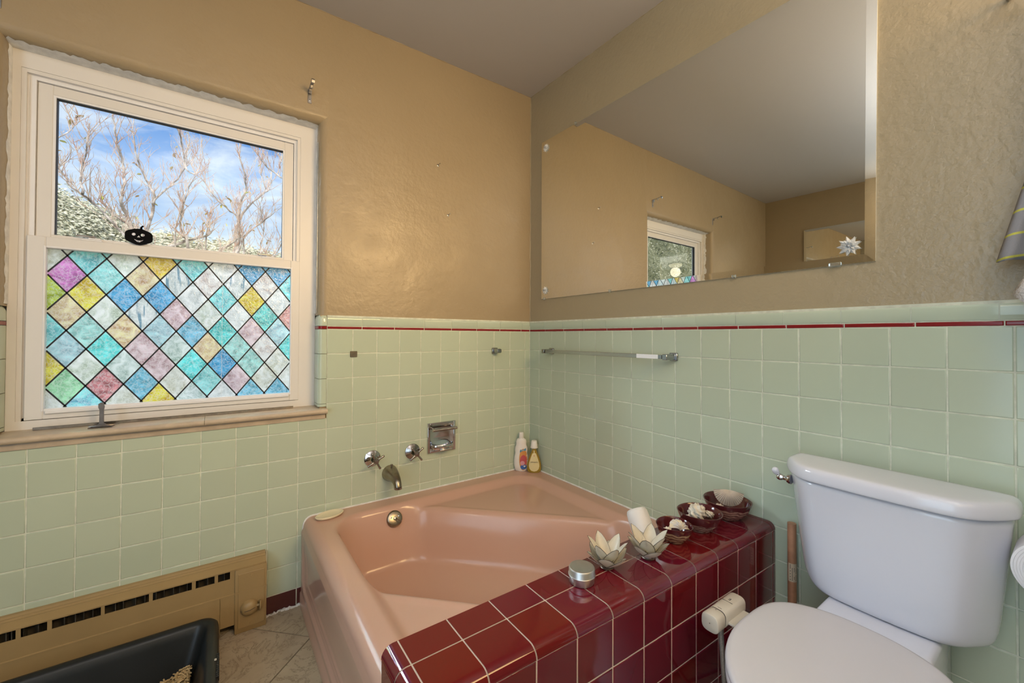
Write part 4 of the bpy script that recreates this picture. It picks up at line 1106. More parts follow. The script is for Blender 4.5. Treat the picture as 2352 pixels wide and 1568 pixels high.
o.matrix_world = Matrix(((_X.x, _Y.x, _Z.x, B1[0] + .010), (_X.y, _Y.y, _Z.y, B1[1] + .002), (_X.z, _Y.z, _Z.z, TZ + .090), (0, 0, 0, 1)))

tag(o, 'large ribbed fan shell standing in the largest bowl', 'seashell')
def lump(size, m, seed, label, grp, loc, rot=(0, 0, 0), stretch=(1, .8, .7)):
    bm_ = bmesh.new(); bmesh.ops.create_icosphere(bm_, subdivisions=4, radius=size)
    for v in bm_.verts:
        d = v.co.normalized(); a_ = math.atan2(d.y, d.x)
        k = 1 + .16 * math.sin(5 * a_ + 9 * d.z + seed) + .10 * math.sin(11 * d.z * 1.5 + seed * 2) + .06 * math.sin(17 * d.x + seed)
        v.co = Vector((d.x * size * k * stretch[0], d.y * size * k * stretch[1], d.z * size * k * stretch[2]))
    o_ = MB().bm(bm_).build('seashell', m, None, 180); o_.location = loc; o_.rotation_euler = rot; return tag(o_, label, 'seashell', grp)
g1 = 'shells in the largest bowl'; g2_ = 'shells in the middle bowl'; g3 = 'shells in the smallest bowl'
lump(.015, SHL, 1, 'small brown shell beside the fan shell in the largest bowl', g1, (B1[0] - .040, B1[1] + .008, TZ + .040))
lump(.012, SHW, 2, 'small pale shell at the rim side of the largest bowl', g1, (B1[0] - .042, B1[1] - .018, TZ + .038))
lump(.030, SHW, 3, 'knobbly white shell heaped highest in the middle bowl', g2_, (B2[0] - .004, B2[1] + .006, TZ + .050), (0.3, .2, .5), (1.1, .8, .8))
lump(.014, SHW, 4, 'small white shell beside the knobbly one, nearer the tiled wall', g2_, (B2[0] + .034, B2[1] - .014, TZ + .042), (0, .4, 0), (1.3, .8, .7))
lump(.013, SHL, 5, 'small tan shell on the tub side of the middle bowl', g2_, (B2[0] - .034, B2[1] + .014, TZ + .038))
o = scallop(.036, SHB, 9); o.location = (B3[0] + .004, B3[1] - .016, TZ + .034); o.rotation_euler = (rad(35), rad(8), rad(-30)); tag(o, 'shiny ribbed shell catching light in the smallest bowl', 'seashell', g3)
lump(.013, SHW, 6, 'small grey-white shell beside the shiny one in the smallest bowl', g3, (B3[0] - .026, B3[1] + .006, TZ + .034))
# ================================================================== TOILET
YC = -1.632
toil = empty('toilet', (-.35, YC, 0), label='white porcelain toilet with closed lid against the green tiled wall', cat='toilet')
TOF = Vector((-.35, YC, 0))
def rel(o, off, par): 
    for v in o.data.vertices: v.co = v.co - off
    o.data.update(); o.parent = par; return o
def sup_loop(x0, x1, hw_back, hw_front, n=64, chamf=0.0):
    pass
def tank_outline(xb, xf, hw, cf, r=.02, n=6):
    """plan loop: straight back, sides, chamfered front corners, slightly bowed front. cf = chamfer (dx, dy)"""
    pts = [(xb, hw), (xb, -hw)]
    pts = [(xb, hw - .012), (xb - .006, hw - .003), (xb - .02, hw)]
    pts += [(xf + cf[0] * 1.0 + .01, hw), (xf + cf[0], hw - .003), (xf + cf[0] * .72, hw - .016), (xf + cf[0] * .35, hw - cf[1] * .55), (xf + cf[0] * .10, hw - cf[1] * .90), (xf + .002, hw - cf[1] - .012)]
    m = [(xf - .006 * math.cos(PI / 2 * t), (hw - cf[1] - .012) * t) for t in (.75, .5, .25)]
    L = pts + m + [(xf - .006, 0)]
    return L + [(p[0], -p[1]) for p in L[-2::-1]]
def loft(levels, close=True):
    """levels: list of loops with equal point counts, each a list of (x,y,z)"""
    b = MB(); n = len(levels[0])
    for L in levels: b.v += [tuple(p) for p in L]
    for k in range(len(levels) - 1):
        for i in range(n): b.f.append((k * n + i, k * n + (i + 1) % n, (k + 1) * n + (i + 1) % n, (k + 1) * n + i)); b.mi.append(0)
    if close:
        b.f.append(tuple(range(n - 1, -1, -1))); b.mi.append(0); b.f.append(tuple((len(levels) - 1) * n + i for i in range(n))); b.mi.append(0)
    return b
def shrink(loop, d):
    cx_ = sum(p[0] for p in loop) / len(loop); cy_ = sum(p[1] for p in loop) / len(loop); out = []
    mx_ = max(abs(p[0] - cx_) for p in loop); my_ = max(abs(p[1] - cy_) for p in loop)
    return [(cx_ + (p[0] - cx_) * (1 - d / mx_), cy_ + (p[1] - cy_) * (1 - d / my_)) for p in loop]
# tank body tapers downwards
lv = []
for k, z in enumerate((.432, .436, .446, .464, .54, .63, .70, .735, .7495)):
    t = (z - .432) / (.7495 - .432)
    hw = .186 + .029 * t; xf = -.170 - .026 * t; d = (.030, .014, .005, 0)[k] if k < 4 else 0
    L = tank_outline(-.030, xf, hw, (.085, .062)); L = shrink(L, d) if d else L
    sl = .012 * (1 - t)
    lv.append([(p[0], p[1] + YC, z + (0 if k > 3 else -.000)) for p in L])
tank = rel(loft(lv).build('tank', PORC, None, 50), TOF, toil); 
m_ = tank.modifiers.new('s', 'SUBSURF'); m_.levels = m_.render_levels = 1
Ltop = tank_outline(-.022, -.207, .2245, (.095, .070))
lv = [[(p[0], p[1] + YC, z) for p in shrink(Ltop, d)] for z, d in ((.7460, .010), (.7462, .002), (.749, 0), (.756, -.001), (.768, .001), (.776, .005), (.7808, .012), (.7825, .022), (.7832, .05))]
lid = rel(loft(lv).build('tank_lid', PORC, None, 50), TOF, toil); m_ = lid.modifiers.new('s', 'SUBSURF'); m_.levels = m_.render_levels = 1
# flush lever on the left side, white tip
b = MB().lathe([(0, -.004), (.014, -.004), (.0145, 0), (.013, .006), (.008, .009), (.0065, .018), (.0095, .022), (.0105, .028), (.008, .034), (0, .036)], 20)
lev = b.build('flush_lever', CHROME, toil, 50); lev.location = Vector((-.112, YC + .2125, .712)) - TOF; lev.rotation_euler = (rad(-90), 0, 0)
b = MB().tube([(0, 0, 0), (-.005, .005, .007), (-.008, .007, .012)], [.0055, .005, .0055], 10); b.build('arm', CHROME, toil, 60).location = Vector((-.112, YC + .238, .712)) - TOF
b = MB().tube([(0, 0, 0), (-.004, .003, .006), (-.008, .005, .014), (-.010, .006, .017)], [.0070, .0095, .0090, .004], 12); b.build('lever_tip', PORC, toil, 60).location = Vector((-.118, YC + .244, .722)) - TOF
# bowl
def bowl_loop(z, xb, xf, hw, n=48, e=2.3):
    L = []
    xm = xb + (xf - xb) * .42
    for i in range(n):
        a_ = 2 * PI * i / n; c_, s_ = math.cos(a_), math.sin(a_)
        rx = (xb - xm) if c_ > 0 else (xm - xf)
        cc = abs(c_) ** (2 / (3.2 if c_ > 0 else 2.05)) * (1 if c_ >= 0 else -1); ss = abs(s_) ** (2 / (3.0 if c_ > 0 else 2.05)) * (1 if s_ >= 0 else -1)
        L.append((xm + rx * cc, YC + hw * ss, z))
    return L
lv = [bowl_loop(z, xb, xf, hw) for z, xb, xf, hw in ((0.0, -.12, -.52, .112), (.02, -.12, -.52, .114), (.06, -.13, -.50, .103), (.16, -.14, -.49, .098), (.24, -.16, -.53, .112), (.30, -.19, -.60, .142), (.35, -.215, -.665, .168), (.385, -.225, -.685, .176), (.400, -.225, -.688, .176), (.4045, -.235, -.675, .168))]
bw = rel(loft(lv).build('bowl', PORC, None, 50), TOF, toil); m_ = bw.modifiers.new('s', 'SUBSURF'); m_.levels = m_.render_levels = 1
b = MB().rbox((-.245, YC - .110, .150), (-.045, YC + .110, .4325), .012, 3); rel(b.build('tank_shelf', PORC, None, 40), TOF, toil)
# seat ring and lid
def seat_loop(z, sc=1.0, dx=0.0):
    L = []; n = 80; xb, xf, hw = -.262, -.722, .186; xm = -.47
    for i in range(n):
        a_ = 2 * PI * i / n; c_, s_ = math.cos(a_), math.sin(a_)
        if c_ > 0:
            cc = c_ ** (2 / 3.6); ss = abs(s_) ** (2 / 2.5) * (1 if s_ > 0 else -1); rx = xb - xm
        else:
            cc = -abs(c_) ** (2 / 2.05); ss = abs(s_) ** (2 / 2.05) * (1 if s_ > 0 else -1); rx = xm - xf
        taper = 1 - .14 * max(0, c_) ** 3
        L.append((xm + dx + rx * cc * sc, YC + hw * ss * sc * taper, z))
    return L
lv = [seat_loop(z, s) for z, s in ((.4055, .93), (.412, .97), (.422, .985), (.434, .985), (.4385, .975))]
rel(loft(lv).build('seat', SEATW, None, 40), TOF, toil)
lv = [seat_loop(z, s) for z, s in ((.4405, .972), (.4425, .985), (.448, .987), (.4535, .980), (.4570, .962), (.4585, .93), (.4600, .85), (.4615, .6), (.4622, .25), (.4623, .03))]
rel(loft(lv).build('seat_lid', SEATW, None, 180), TOF, toil)
for s in (-1, 1):
    b = MB().rbox((-.265, YC + s * .075 - .022, .404), (-.232, YC + s * .075 + .022, .430), .006, 2); rel(b.build('hinge', SEATW, None, 40), TOF, toil)
# ------------------------------------------------------------------ bidet attachment
BID = mat('ivory_plastic', (0.60, 0.55, 0.46, 1), rough=.35)
bd = empty('bidet_attachment', (-.445, -1.394, .430), label='ivory squared-off bidet control unit clamped beside the toilet seat', cat='bidet attachment')
def sq_tube(x0, x1, r, mb, pw=3.6, n=40, rnd=.003):
    P = []
    for i in range(n):
        a_ = 2 * PI * i / n; c_ = abs(math.cos(a_)) ** (2 / pw) * (1 if math.cos(a_) > 0 else -1); s_ = abs(math.sin(a_)) ** (2 / pw) * (1 if math.sin(a_) > 0 else -1)
        P.append([(x_, r * k * c_, r * k * s_) for x_, k in ((x0 + .0001, .05), (x0, .9), (x0 + rnd * .3, .96), (x0 + rnd, 1.0), (x1 - rnd, 1.0), (x1 - rnd * .3, .96), (x1, .9), (x1 - .0001, .05))])
    mb.grid(np.array(P), close_u=True)
b = MB(); sq_tube(-.036, .066, .0218, b, 3.2); b.build('body', BID, bd, 40)
b = MB(); sq_tube(-.074, -.0372, .0218, b, 3.2); b.build('knob', BID, bd, 40)
b = MB(); sq_tube(-.0376, -.0356, .0208, b, 3.2); b.build('ring_gap', DARK, bd, 40)
b = MB().rbox((-.025, -.050, -.012), (.055, -.018, -.005), .002, 1); b.build('mounting_arm', BID, bd, 40)
text('lettering', 'E', .013, DARK, bd, (.026, .000, .0219), (0, 0, rad(90)), .0002)
MB().box((.012, -.013, .0214), (.013, .013, .0221)).build('printed_line', DARK, bd)
MB().box((-.030, -.007, .0214), (-.029, .003, .0221)).box((-.043, -.001, .0214), (-.045, .001, .0221)).build('printed_line', DARK, bd)
b = MB().tube([(-.020, 0, -.020), (-.020, .0, -.045), (-.030, -.010, -.11), (-.02, -.01, -.20), (.05, .0, -.30), (.30, .01, -.34)], [.0085, .0065, .0055, .0055, .0055, .0055], 12)
b.build('hose', mat('braided_hose', (.34, .30, .26, 1), rough=.4, metal=.4, var=.3, var_scale=300), bd, 60)
# copper pipe behind
COP = mat('copper_pipe', (.60, .30, .17, 1), rough=.42, metal=.25, var=.3, var_scale=20)
cp = empty('copper_pipe', (-.026, -1.392, 0), label='upright copper pipe with a small printed sticker left of the toilet tank', cat='pipe')
MB().lathe([(0, 0), (.0122, 0), (.0122, .548), (0, .548)], 24).build('pipe', COP, cp, 50)
P = [[(.0126 * math.cos(a_), .0126 * math.sin(a_), z_) for z_ in (.368, .425)] for a_ in np.linspace(rad(150), rad(290), 14)]
MB().grid(np.array(P)).build('sticker', mat('sticker_paper', (.60, .48, .34, 1), rough=.6), cp, 180, fixn=False)
b = MB()
for k in range(4):
    for z_ in np.arange(.373, .42, .0045):
        a_ = rad(178 + k * 24); w_ = .0016
        if random.random() < .75:
            p0 = (.01285 * math.cos(a_ - .05), .01285 * math.sin(a_ - .05)); p1 = (.01285 * math.cos(a_ + .12), .01285 * math.sin(a_ + .12))
            b.add([(p0[0], p0[1], z_), (p1[0], p1[1], z_ + .001), (p1[0], p1[1], z_ + .003), (p0[0], p0[1], z_ + .0024)], [(0, 1, 2, 3)])
b.build('sticker_print', DARK, cp, fixn=False)

# ================================================================== BASEBOARD HEATER
HT = mat('tan_heater_paint', (0.345, 0.24, 0.11, 1), rough=.38, var=.10, var_scale=6, bump=.25, bscale=30, bdist=.003)
HW = mat('dark_fins', (.05, .045, .035, 1), rough=.5, metal=.5, var_scale=50, col2=(.22, .2, .17, 1))
ht = empty('baseboard_heater', (-2.0, 0, 0), label='tan painted baseboard heater cover along the green tiled wall below the window', cat='heater')
HO = Vector((-2.0, 0, 0)); HX0, HX1, HC = -2.62, -1.3545, -1.4585
def hrel(mb, name, m, smooth=35, par=None): return rel(mb.build(name, m, None, smooth), HO, par or ht)
# moulded top rail
prof = [(-.0006, .2715), (-.010, .2700), (-.016, .2645), (-.020, .2650), (-.026, .2600), (-.030, .2605), (-.040, .2560), (-.050, .2500), (-.0545, .2470), (-.0545, .2425), (-.046, .2425), (-.010, .2540), (-.0006, .2560)]
b = MB().prism(prof, HX0, HX1 - .002, axis=0); hrel(b, 'top_rail', HT, 25)
# slotted strip with individual bars
slots = [(-2.049 - .115 * k - .010, -2.049 - .115 * k + .0) for k in range(0)]
cuts = [-2.56, -2.46, -2.345, -2.23, -2.12, -2.009, -1.999, -1.944, -1.934, -1.824, -1.816, -1.705, -1.696, -1.588, -1.576, -1.521, -1.510, -1.473]
bars = [(-2.009, -1.999), (-1.944, -1.934), (-1.824, -1.815), (-1.705, -1.695), (-1.588, -1.577), (-1.521, -1.511), (-1.474, -1.4585), (-2.12, -2.110), (-2.235, -2.225), (-2.35, -2.34), (-2.46, -2.45)]
for (x0, x1) in bars:
    b = MB().box((x0, -.0528, .2065), (x1, -.0505, .2440)); hrel(b, 'slot_bar', HT)
b = MB().box((HX0, -.0525, .1565), (HC + .0002, -.0500, .2140)); b.prism([(-.0525, .1565), (-.0560, .1545), (-.0560, .1500), (-.0520, .1480), (-.0500, .1480), (-.0500, .1565)], HX0, HC, axis=0)
b.box((HX0, -.0545, .024), (HC - .045, -.0500, .1500)); b.box((HC - .046, -.0545, .038), (HC, -.0500, .1500)); hrel(b, 'front_panel', HT)
b = MB()
for x_ in np.cumsum(np.random.default_rng(2).uniform(.008, .034, 60)) + HX0: b.box((x_, -.040, .15), (x_ + .0012, -.006, .235)) if x_ < HC - .01 else None
o = hrel(b, 'fin', HW); o['kind'] = 'stuff'
MB_ = MB().box((HX0, -.008, .0), (HX1, -.002, .262)); hrel(MB_, 'back_plate', mat('heater_back', (.07, .06, .045, 1), rough=.7))
# thermostat end box
b = MB().rbox((HC, -.0600, .0005), (HX1, -.0010, .2420), .003, 2); eb = hrel(b, 'end_box', HT, 35)
b = MB().rbox((HC + .010, -.0622, .020), (HX1 - .007, -.0595, .226), .0012, 1); hrel(b, 'access_door', HT, 35)
b = MB().box((HC, -.0632, .1545), (HX1, -.0600, .1590)); hrel(b, 'raised_line', HT)
for (dz,) in ((.214,), (.030,)):
    b = MB().lathe([(.0045, .0), (.0045, .0015), (.003, .002), (.003, .0012), (0, .0012)], 14, (HX1 - .052, -.0620, dz), axis='-y'); hrel(b, 'screw', HT, 50)
b = MB().lathe([(.0285, -.002), (.0290, .002), (.0275, .010), (.022, .018), (.012, .0225), (0, .024)], 36, (0, 0, 0), axis='-y')
kn = b.build('dial', HT, None, 50); kn.parent = ht; kn.location = Vector((-1.4110, -.0620, .092)) - HO
b = MB().tube([(-.0275, -.010, -.004), (-.015, -.0215, -.002), (0, -.0252, 0), (.015, -.0215, .002), (.0275, -.010, .004)], .0009, 5); b.build('pointer_slit', DARK, kn)
b = MB(); b.tube([(.020, -.010, .003), (.033, -.016, .006)], [.006, .005], 8)
P = [[(.033 + .013 * math.cos(a_) * .5, -.016 + z_, .004 + .020 * math.sin(a_)) for z_ in (-.0025, .0025)] for a_ in np.linspace(0, 2 * PI, 20)[:-1]]
b.grid(np.array(P), close_u=True); b.lathe([(0, .003), (.0175, .0022), (.019, 0), (.0175, -.0022), (0, -.003)], 24, (.034, -.016, .004), axis='x')
b.build('lever', HT, kn, 50)

# ================================================================== LITTER TRAY
LB = mat('black_plastic', (.012, .014, .015, 1), rough=.30, spec=.5, bump=.3, bscale=250, bdist=.0006, rvar=.15)
lt = empty('litter_box', (-1.83, -.40, 0), label='deep black plastic litter tray on the floor in front of the heater', cat='litter box')
LTO = Vector((-1.83, -.40, 0))
def rr_loop(x0, x1, y0, y1, r, z, n=7):
    L = []
    for (cx_, cy_, a0) in ((x1 - r, y1 - r, 0), (x0 + r, y1 - r, 90), (x0 + r, y0 + r, 180), (x1 - r, y0 + r, 270)):
        for i in range(n): a_ = rad(a0 + 90 * i / (n - 1)); L.append((cx_ + r * math.cos(a_), cy_ + r * math.sin(a_), z))
    return L
ox0, ox1, oy0, oy1 = -2.155, -1.506, -.640, -.132
def lt_l(ins, z, r): return rr_loop(ox0 + ins, ox1 - ins, oy0 + ins, oy1 - ins, r, z)
lv = [lt_l(.075, .0, .04), lt_l(.066, .004, .045), lt_l(.036, .118, .045), lt_l(.018, .130, .05), lt_l(.008, .118, .05), lt_l(.0, .118, .052), lt_l(.0005, .124, .052), lt_l(.003, .140, .05), lt_l(.010, .1475, .046), lt_l(.020, .1485, .042), lt_l(.030, .1455, .038), lt_l(.036, .138, .034), lt_l(.042, .118, .034), lt_l(.072, .008, .035)]
b = loft(lv); o = b.build('tray', LB, None, 60); 
for v in o.data.vertices: v.co -= LTO
o.parent = lt
b = MB()
for k in range(13): b.rbox((ox1 - .0075, -.36 - .0085 * k - .0025, .128), (ox1 + .0008, -.36 - .0085 * k + .0025, .1445), .001, 1)
rel(b.build('grip_rib', LB, None, 40), LTO, lt)
b = MB().rbox((ox1 - .012, -.395, .1460), (ox1 - .006, -.387, .1492), .001, 1); rel(b.build('latch_mark', mat('pale_chip', (.5, .47, .4, 1)), None), LTO, lt)
PEL = mat('wood_pellets', (.50, .36, .18, 1), rough=.7, var_scale=45, col2=(.34, .23, .10, 1))
b = MB(); r_np = np.random.default_rng(3)
def pile_z(x, y): return .022 + .050 * math.exp(-((x + 1.585) / .07) ** 2 - ((y + .36) / .13) ** 2) + .012 * math.sin(x * 19) * math.sin(y * 23)
for k in range(4200):
    x_ = r_np.uniform(-2.07, -1.583); y_ = r_np.uniform(-.560, -.222); 
    z_ = pile_z(x_, y_) + r_np.uniform(-.004, .008)
    L_ = r_np.uniform(.004, .010); a_ = r_np.uniform(0, PI); e_ = r_np.uniform(-.6, .6); R_ = .0024
    d = Vector((math.cos(a_) * math.cos(e_), math.sin(a_) * math.cos(e_), math.sin(e_))); u = d.cross(Vector((0, 0, 1))).normalized() * R_; w = d.cross(u).normalized() * R_; c_ = Vector((x_, y_, z_))
    vs = [c_ + d * s * L_ + q_ for s in (-1, 1) for q_ in (u, w, -u, -w)]
    b.add(vs, [(0, 1, 5, 4), (1, 2, 6, 5), (2, 3, 7, 6), (3, 0, 4, 7), (0, 3, 2, 1), (4, 5, 6, 7)])
b.box((-2.075, -.565, .008), (-1.582, -.217, .024))
o = b.build('cat_litter', PEL, None, None, fixn=False); tag(o, 'pale wood pellet litter heaped inside the black tray', 'litter', kind='stuff')
DU = mat('litter_dust', (.42, .34, .23, 1), rough=.9)

# ================================================================== SMALL WALL THINGS
BR = mat('grey_steel', (.58, .57, .57, 1), rough=.3, metal=1, var=.3, var_scale=60)
def bracket(x, z, label):
    t = empty('curtain_bracket', (x, pf, z), label=label, cat='bracket', group='metal curtain rod brackets over the window')
    MB().rbox((-.0075, -.0022, -.046), (.0075, 0, .012), .0008, 1).build('wall_plate', BR, t, 30)
    b_ = MB()
    pts = [(-.010, .012), (-.040, .013), (-.062, .015), (-.074, .020), (-.082, .020), (-.086, .013), (-.083, .006), (-.078, .004)]
    vs = []
    prof_ = [(p[0], p[1]) for p in [(-.0015, .010)] + pts]; n_ = len(prof_)
    low_ = [(p[0], p[1] - .002) for p in prof_]
    b_.prism(prof_ + low_[::-1], -.006, .006, axis=0); b_.box((-.006, -.046, -.002), (.006, -.044, .012)); b_.box((-.006, -.014, -.008), (.006, -.012, .012))
    b_.build('arm', BR, t, 30)
    MB().lathe([(.003, 0), (.003, .0015), (0, .002)], 10, (0, -.0022, -.034), axis='-y').build('screw', CHROME, t, 50)
bracket(-1.2085, 2.190, 'small metal curtain bracket on the tan wall above the window corner nearest the bathtub')
bracket(-2.085, 2.195, 'small metal curtain bracket at the far end of the window, seen in the large mirror')
def nail(x, z, label):
    b_ = MB().lathe([(.0013, 0), (.0013, .018), (.0032, .0185), (.003, .0195), (0, .0196)], 10, (0, 0, 0), axis='-y'); b_.lathe([(.007, 0), (.005, .0012), (.0015, .002)], 9, (.001, 0, -.001), axis='-y')
    o_ = b_.build('nail', BR, None, 40); o_.location = (x, pf, z); o_.rotation_euler = (rad(-8), 0, rad(10)); tag(o_, label, 'nail')
nail(-.603, 2.0255, 'upper small nail in the tan wall over the bathtub')
nail(-.544, 1.7758, 'lower small nail in the tan wall over the bathtub')
# pumpkin silhouette standing on the meeting rail (black cut-out shape)
BLK = mat('black_foam', (.006, .006, .007, 1), rough=.9, spec=.1)
pk = empty('pumpkin_cutout', (-1.764, .1025, 1.4675), label='black jack-o-lantern cut-out standing on the middle window rail', cat='decoration')
def disc_holes():
    import mathutils
    from mathutils.geometry import delaunay_2d_cdt
    out = []
    for i in range(60):
        a_ = 2 * PI * i / 60; r_ = 1 + .035 * math.cos(6 * a_ + PI) 
        out.append((.0400 * math.cos(a_) * r_, .035 + .0300 * math.sin(a_) * r_ * (1 - .05 * (abs(math.cos(a_)) < .22 and math.sin(a_) > 0))))
    holes = [ell(-.0145, .0425, .0055, .0055, 14), ell(.0105, .0425, .0060, .0055, 14), [(-.006, .0325), (.004, .0325), (-.0005, .0400)]]
    mouth = [(-.014 + .028 * t, .0255 - .0045 * math.sin(PI * t)) for t in np.linspace(0, 1, 10)]; mouth += [(-.014 + .028 * t, .0255 - .0115 * math.sin(PI * t)) for t in np.linspace(1, 0, 10)][1:-1]
    holes.append(mouth)
    loops = [out] + holes; vs = []; ed = []
    for L in loops:
        b0 = len(vs); vs += [Vector(p) for p in L]; ed += [(b0 + i, b0 + (i + 1) % len(L)) for i in range(len(L))]
    r = delaunay_2d_cdt(vs, ed, [], 0, 1e-6)
    V, F = r[0], r[2]
    def inside(p, L):
        c = False; n = len(L)
        for i in range(n):
            a_, b_ = L[i], L[(i + 1) % n]
            if (a_[1] > p[1]) != (b_[1] > p[1]) and p[0] < (b_[0] - a_[0]) * (p[1] - a_[1]) / (b_[1] - a_[1]) + a_[0]: c = not c
        return c
    fs = []
    for f in F:
        c = sum((V[i] for i in f), Vector((0, 0))) / len(f)
        if inside(c, out) and not any(inside(c, h) for h in holes): fs.append(tuple(f))
    n = len(V); b_ = MB(); vv = [(v.x, -.002, v.y) for v in V] + [(v.x, .002, v.y) for v in V]; ff = [f for f in fs] + [tuple(n + i for i in f[::-1]) for f in fs]
    from collections import Counter
    cnt = Counter(); 
    for f in fs:
        for i in range(len(f)): cnt[tuple(sorted((f[i], f[(i + 1) % len(f)])))] += 1
    ff += [(e_[0], e_[1], n + e_[1], n + e_[0]) for e_, c in cnt.items() if c == 1]
    return b_.add(vv, ff)
disc_holes().build('body', BLK, pk)
MB().prism([(.002, .062), (.010, .062), (.009, .070), (.014, .0765), (.010, .078), (.004, .072)], -.002, .002, axis=1).build('stem', BLK, pk)
# metal track and clip on the sill
tr = MB().rbox((-2.010, .0575, .8230), (-1.2530, .0600, .8330), .0006, 1).box((-2.010, .060, .8222), (-1.2530, .074, .8236)).build('metal_track', DULLCHROME, None, 30)
tag(tr, 'long thin metal strip lying along the window sill', 'metal strip')
CLM = mat('brown_metal', (.20, .165, .14, 1), rough=.38, metal=.8, var=.3, var_scale=40)
cl = empty('metal_clip', (-1.842, .020, .8245), rad(-6), label='tarnished metal clip with an upright tab on the window sill', cat='clip')
b = MB().rbox((-.030, -.016, -.0035), (.030, .016, -.0015), .0005, 1).rbox((-.024, -.010, -.0015), (.024, .010, .0020), .001, 1).build('clip_base', CLM, cl, 30)
prof = [(-.016, .001), (-.006, .010), (-.0052, .055), (-.0085, .064), (-.0085, .076), (-.002, .081), (.0045, .079), (.0075, .066), (.0055, .055), (.0060, .010), (.016, .001)]
MB().prism(prof, -.0015, .0015, axis=1).build('upright_tab', CLM, cl, 30)
MB().tube([(-.029, -.012, .003), (.0, -.013, .004), (.030, -.011, .003), (.045, .004, .004)], .0012, 6).build('spring_wire', DULLCHROME, cl, 60)

# ================================================================== TOWELS AND PAPER AT THE RIGHT EDGE
def cloth(name, m, P, label, cat, thick=.004):
    b_ = MB().grid(np.array(P)); o_ = b_.build(name, m, None, 180); s_ = o_.modifiers.new('t', 'SOLIDIFY'); s_.thickness = thick; s_.offset = 0
    return tag(o_, label, cat)
STR = mat('striped_towel', (.27, .27, .29, 1), rough=.95, bump=.5, bscale=400, bdist=.0012)
_t = STR.node_tree; _p = [n for n in _t.nodes if n.type == 'BSDF_PRINCIPLED'][0]
_c = N(_t, 'ShaderNodeTexCoord'); _s = N(_t, 'ShaderNodeSeparateXYZ'); _t.links.new(_c.outputs['UV'], _s.inputs[0])
_m = N(_t, 'ShaderNodeMath', operation='MULTIPLY', ins={1: 12.0}); _t.links.new(_s.outputs['Y'], _m.inputs[0]); _f = N(_t, 'ShaderNodeMath', operation='FRACT'); _t.links.new(_m.outputs[0], _f.inputs[0])
_g = N(_t, 'ShaderNodeMath', operation='LESS_THAN', ins={1: .10}); _t.links.new(_f.outputs[0], _g.inputs[0])
_x = N(_t, 'ShaderNodeMix', data_type='RGBA'); _t.links.new(_g.outputs[0], _x.inputs[0]); _x.inputs[6].default_value = (.27, .27, .29, 1); _x.inputs[7].default_value = (.55, .54, .10, 1); _t.links.new(_x.outputs[2], _p.inputs['Base Color'])
nu, nv = 60, 46; P = []
for i in range(nu):
    u = i / (nu - 1); row = []
    for j in range(nv):
        v = j / (nv - 1)                       # 0 bottom, 1 top
        yl = -1.823 - .150 * v; yr = -2.16 + .10 * v ** 1.5
        y_ = yl + (yr - yl) * u; z_ = 1.310 + .62 * v + .012 * math.sin(u * 5) * (1 - v) - .03 * u * (1 - v)
        x_ = -.060 - .020 * math.sin(u * 19 + .6) * (.5 + .5 * (1 - v)) - .010 * math.sin(u * 41 + v * 2)
        row.append((x_, y_, z_))
    P.append(row)
o = cloth('striped_towel', STR, P, 'grey hand towel with thin yellow stripes hanging at the right edge', 'towel')
uvl = o.data.uv_layers.new(name='uv')
for lp in o.data.loops:
    vi = lp.vertex_index; uvl.data[lp.index].uv = (vi // nv / (nu - 1), (vi % nv) / (nv - 1) - .12 * (vi // nv / (nu - 1)))
KN = mat('white_knit', (.66, .64, .64, 1), rough=.95, bump=1.0, bscale=260, bdist=.002, detail=1)
P = []
for i in range(44):
    u = i / 43; row = []
    for j in range(30):
        v = j / 29; yl = -1.849 - .065 * min(v * 5, 1); yr = -2.12
        y_ = yl + (yr - yl) * u; z_ = 1.232 + .70 * v - .085 * min(u * 4, 1) * (1 - v)
        x_ = -.115 - .014 * math.sin(u * 17) - .006 * math.sin(u * 37)
        row.append((x_, y_, z_))
    P.append(row)
cloth('knitted_towel', KN, P, 'white openwork knitted towel in front of the striped towel', 'towel', .007)
tr_ = empty('towel_rail', (0, -1.99, 1.944), label='chrome rail that the striped and knitted towels hang over', cat='rail')
MB().tube([(-.085, -.20, 0), (-.085, .17, 0)], .007, 10).tube([(pf, -.17, 0), (-.085, -.17, 0)], .006, 10).tube([(pf, .15, 0), (-.085, .15, 0)], .006, 10).build('rail', CHROME, tr_, 50)
PAP = mat('toilet_paper', (.74, .73, .75, 1), rough=.95, bump=.6, bscale=300, bdist=.0008)
tp = empty('toilet_roll', (-.115, -1.9065, .668), label='toilet paper roll half in view beside the tank', cat='toilet roll')
b = MB(); prof = [(.021, -.050), (.060, -.050), (.0625, -.048), (.0625, .048), (.060, .050), (.021, .050)]; b.lathe(prof, 64, axis='x'); b.build('paper', PAP, tp, 40)
CARD = mat('cardboard', (.42, .33, .24, 1), rough=.8)
MB().lathe([(.0212, -.049), (.0212, .049), (.0200, .049), (.0200, -.049), (.0212, -.049)], 32, axis='x').build('core', CARD, tp, 60)
b = MB()
for r_ in np.arange(.025, .059, .0042): b.tube([(-.0503, r_ * math.cos(a_), r_ * math.sin(a_) * (1 + .01)) for a_ in np.linspace(0, 2 * PI, 40)], .0004, 4)
b.build('wound_layer', PAP, tp, 60)
hd = empty('roll_holder', (0, -1.9065, .668), label='chrome peg holding the toilet paper roll on the tiled wall', cat='holder')
MB().lathe([(.025, 0), (.025, .004), (.009, .010), (.009, .165), (.013, .168), (.013, .174), (0, .176)], 24, axis='-x').build('peg', CHROME, hd, 50)

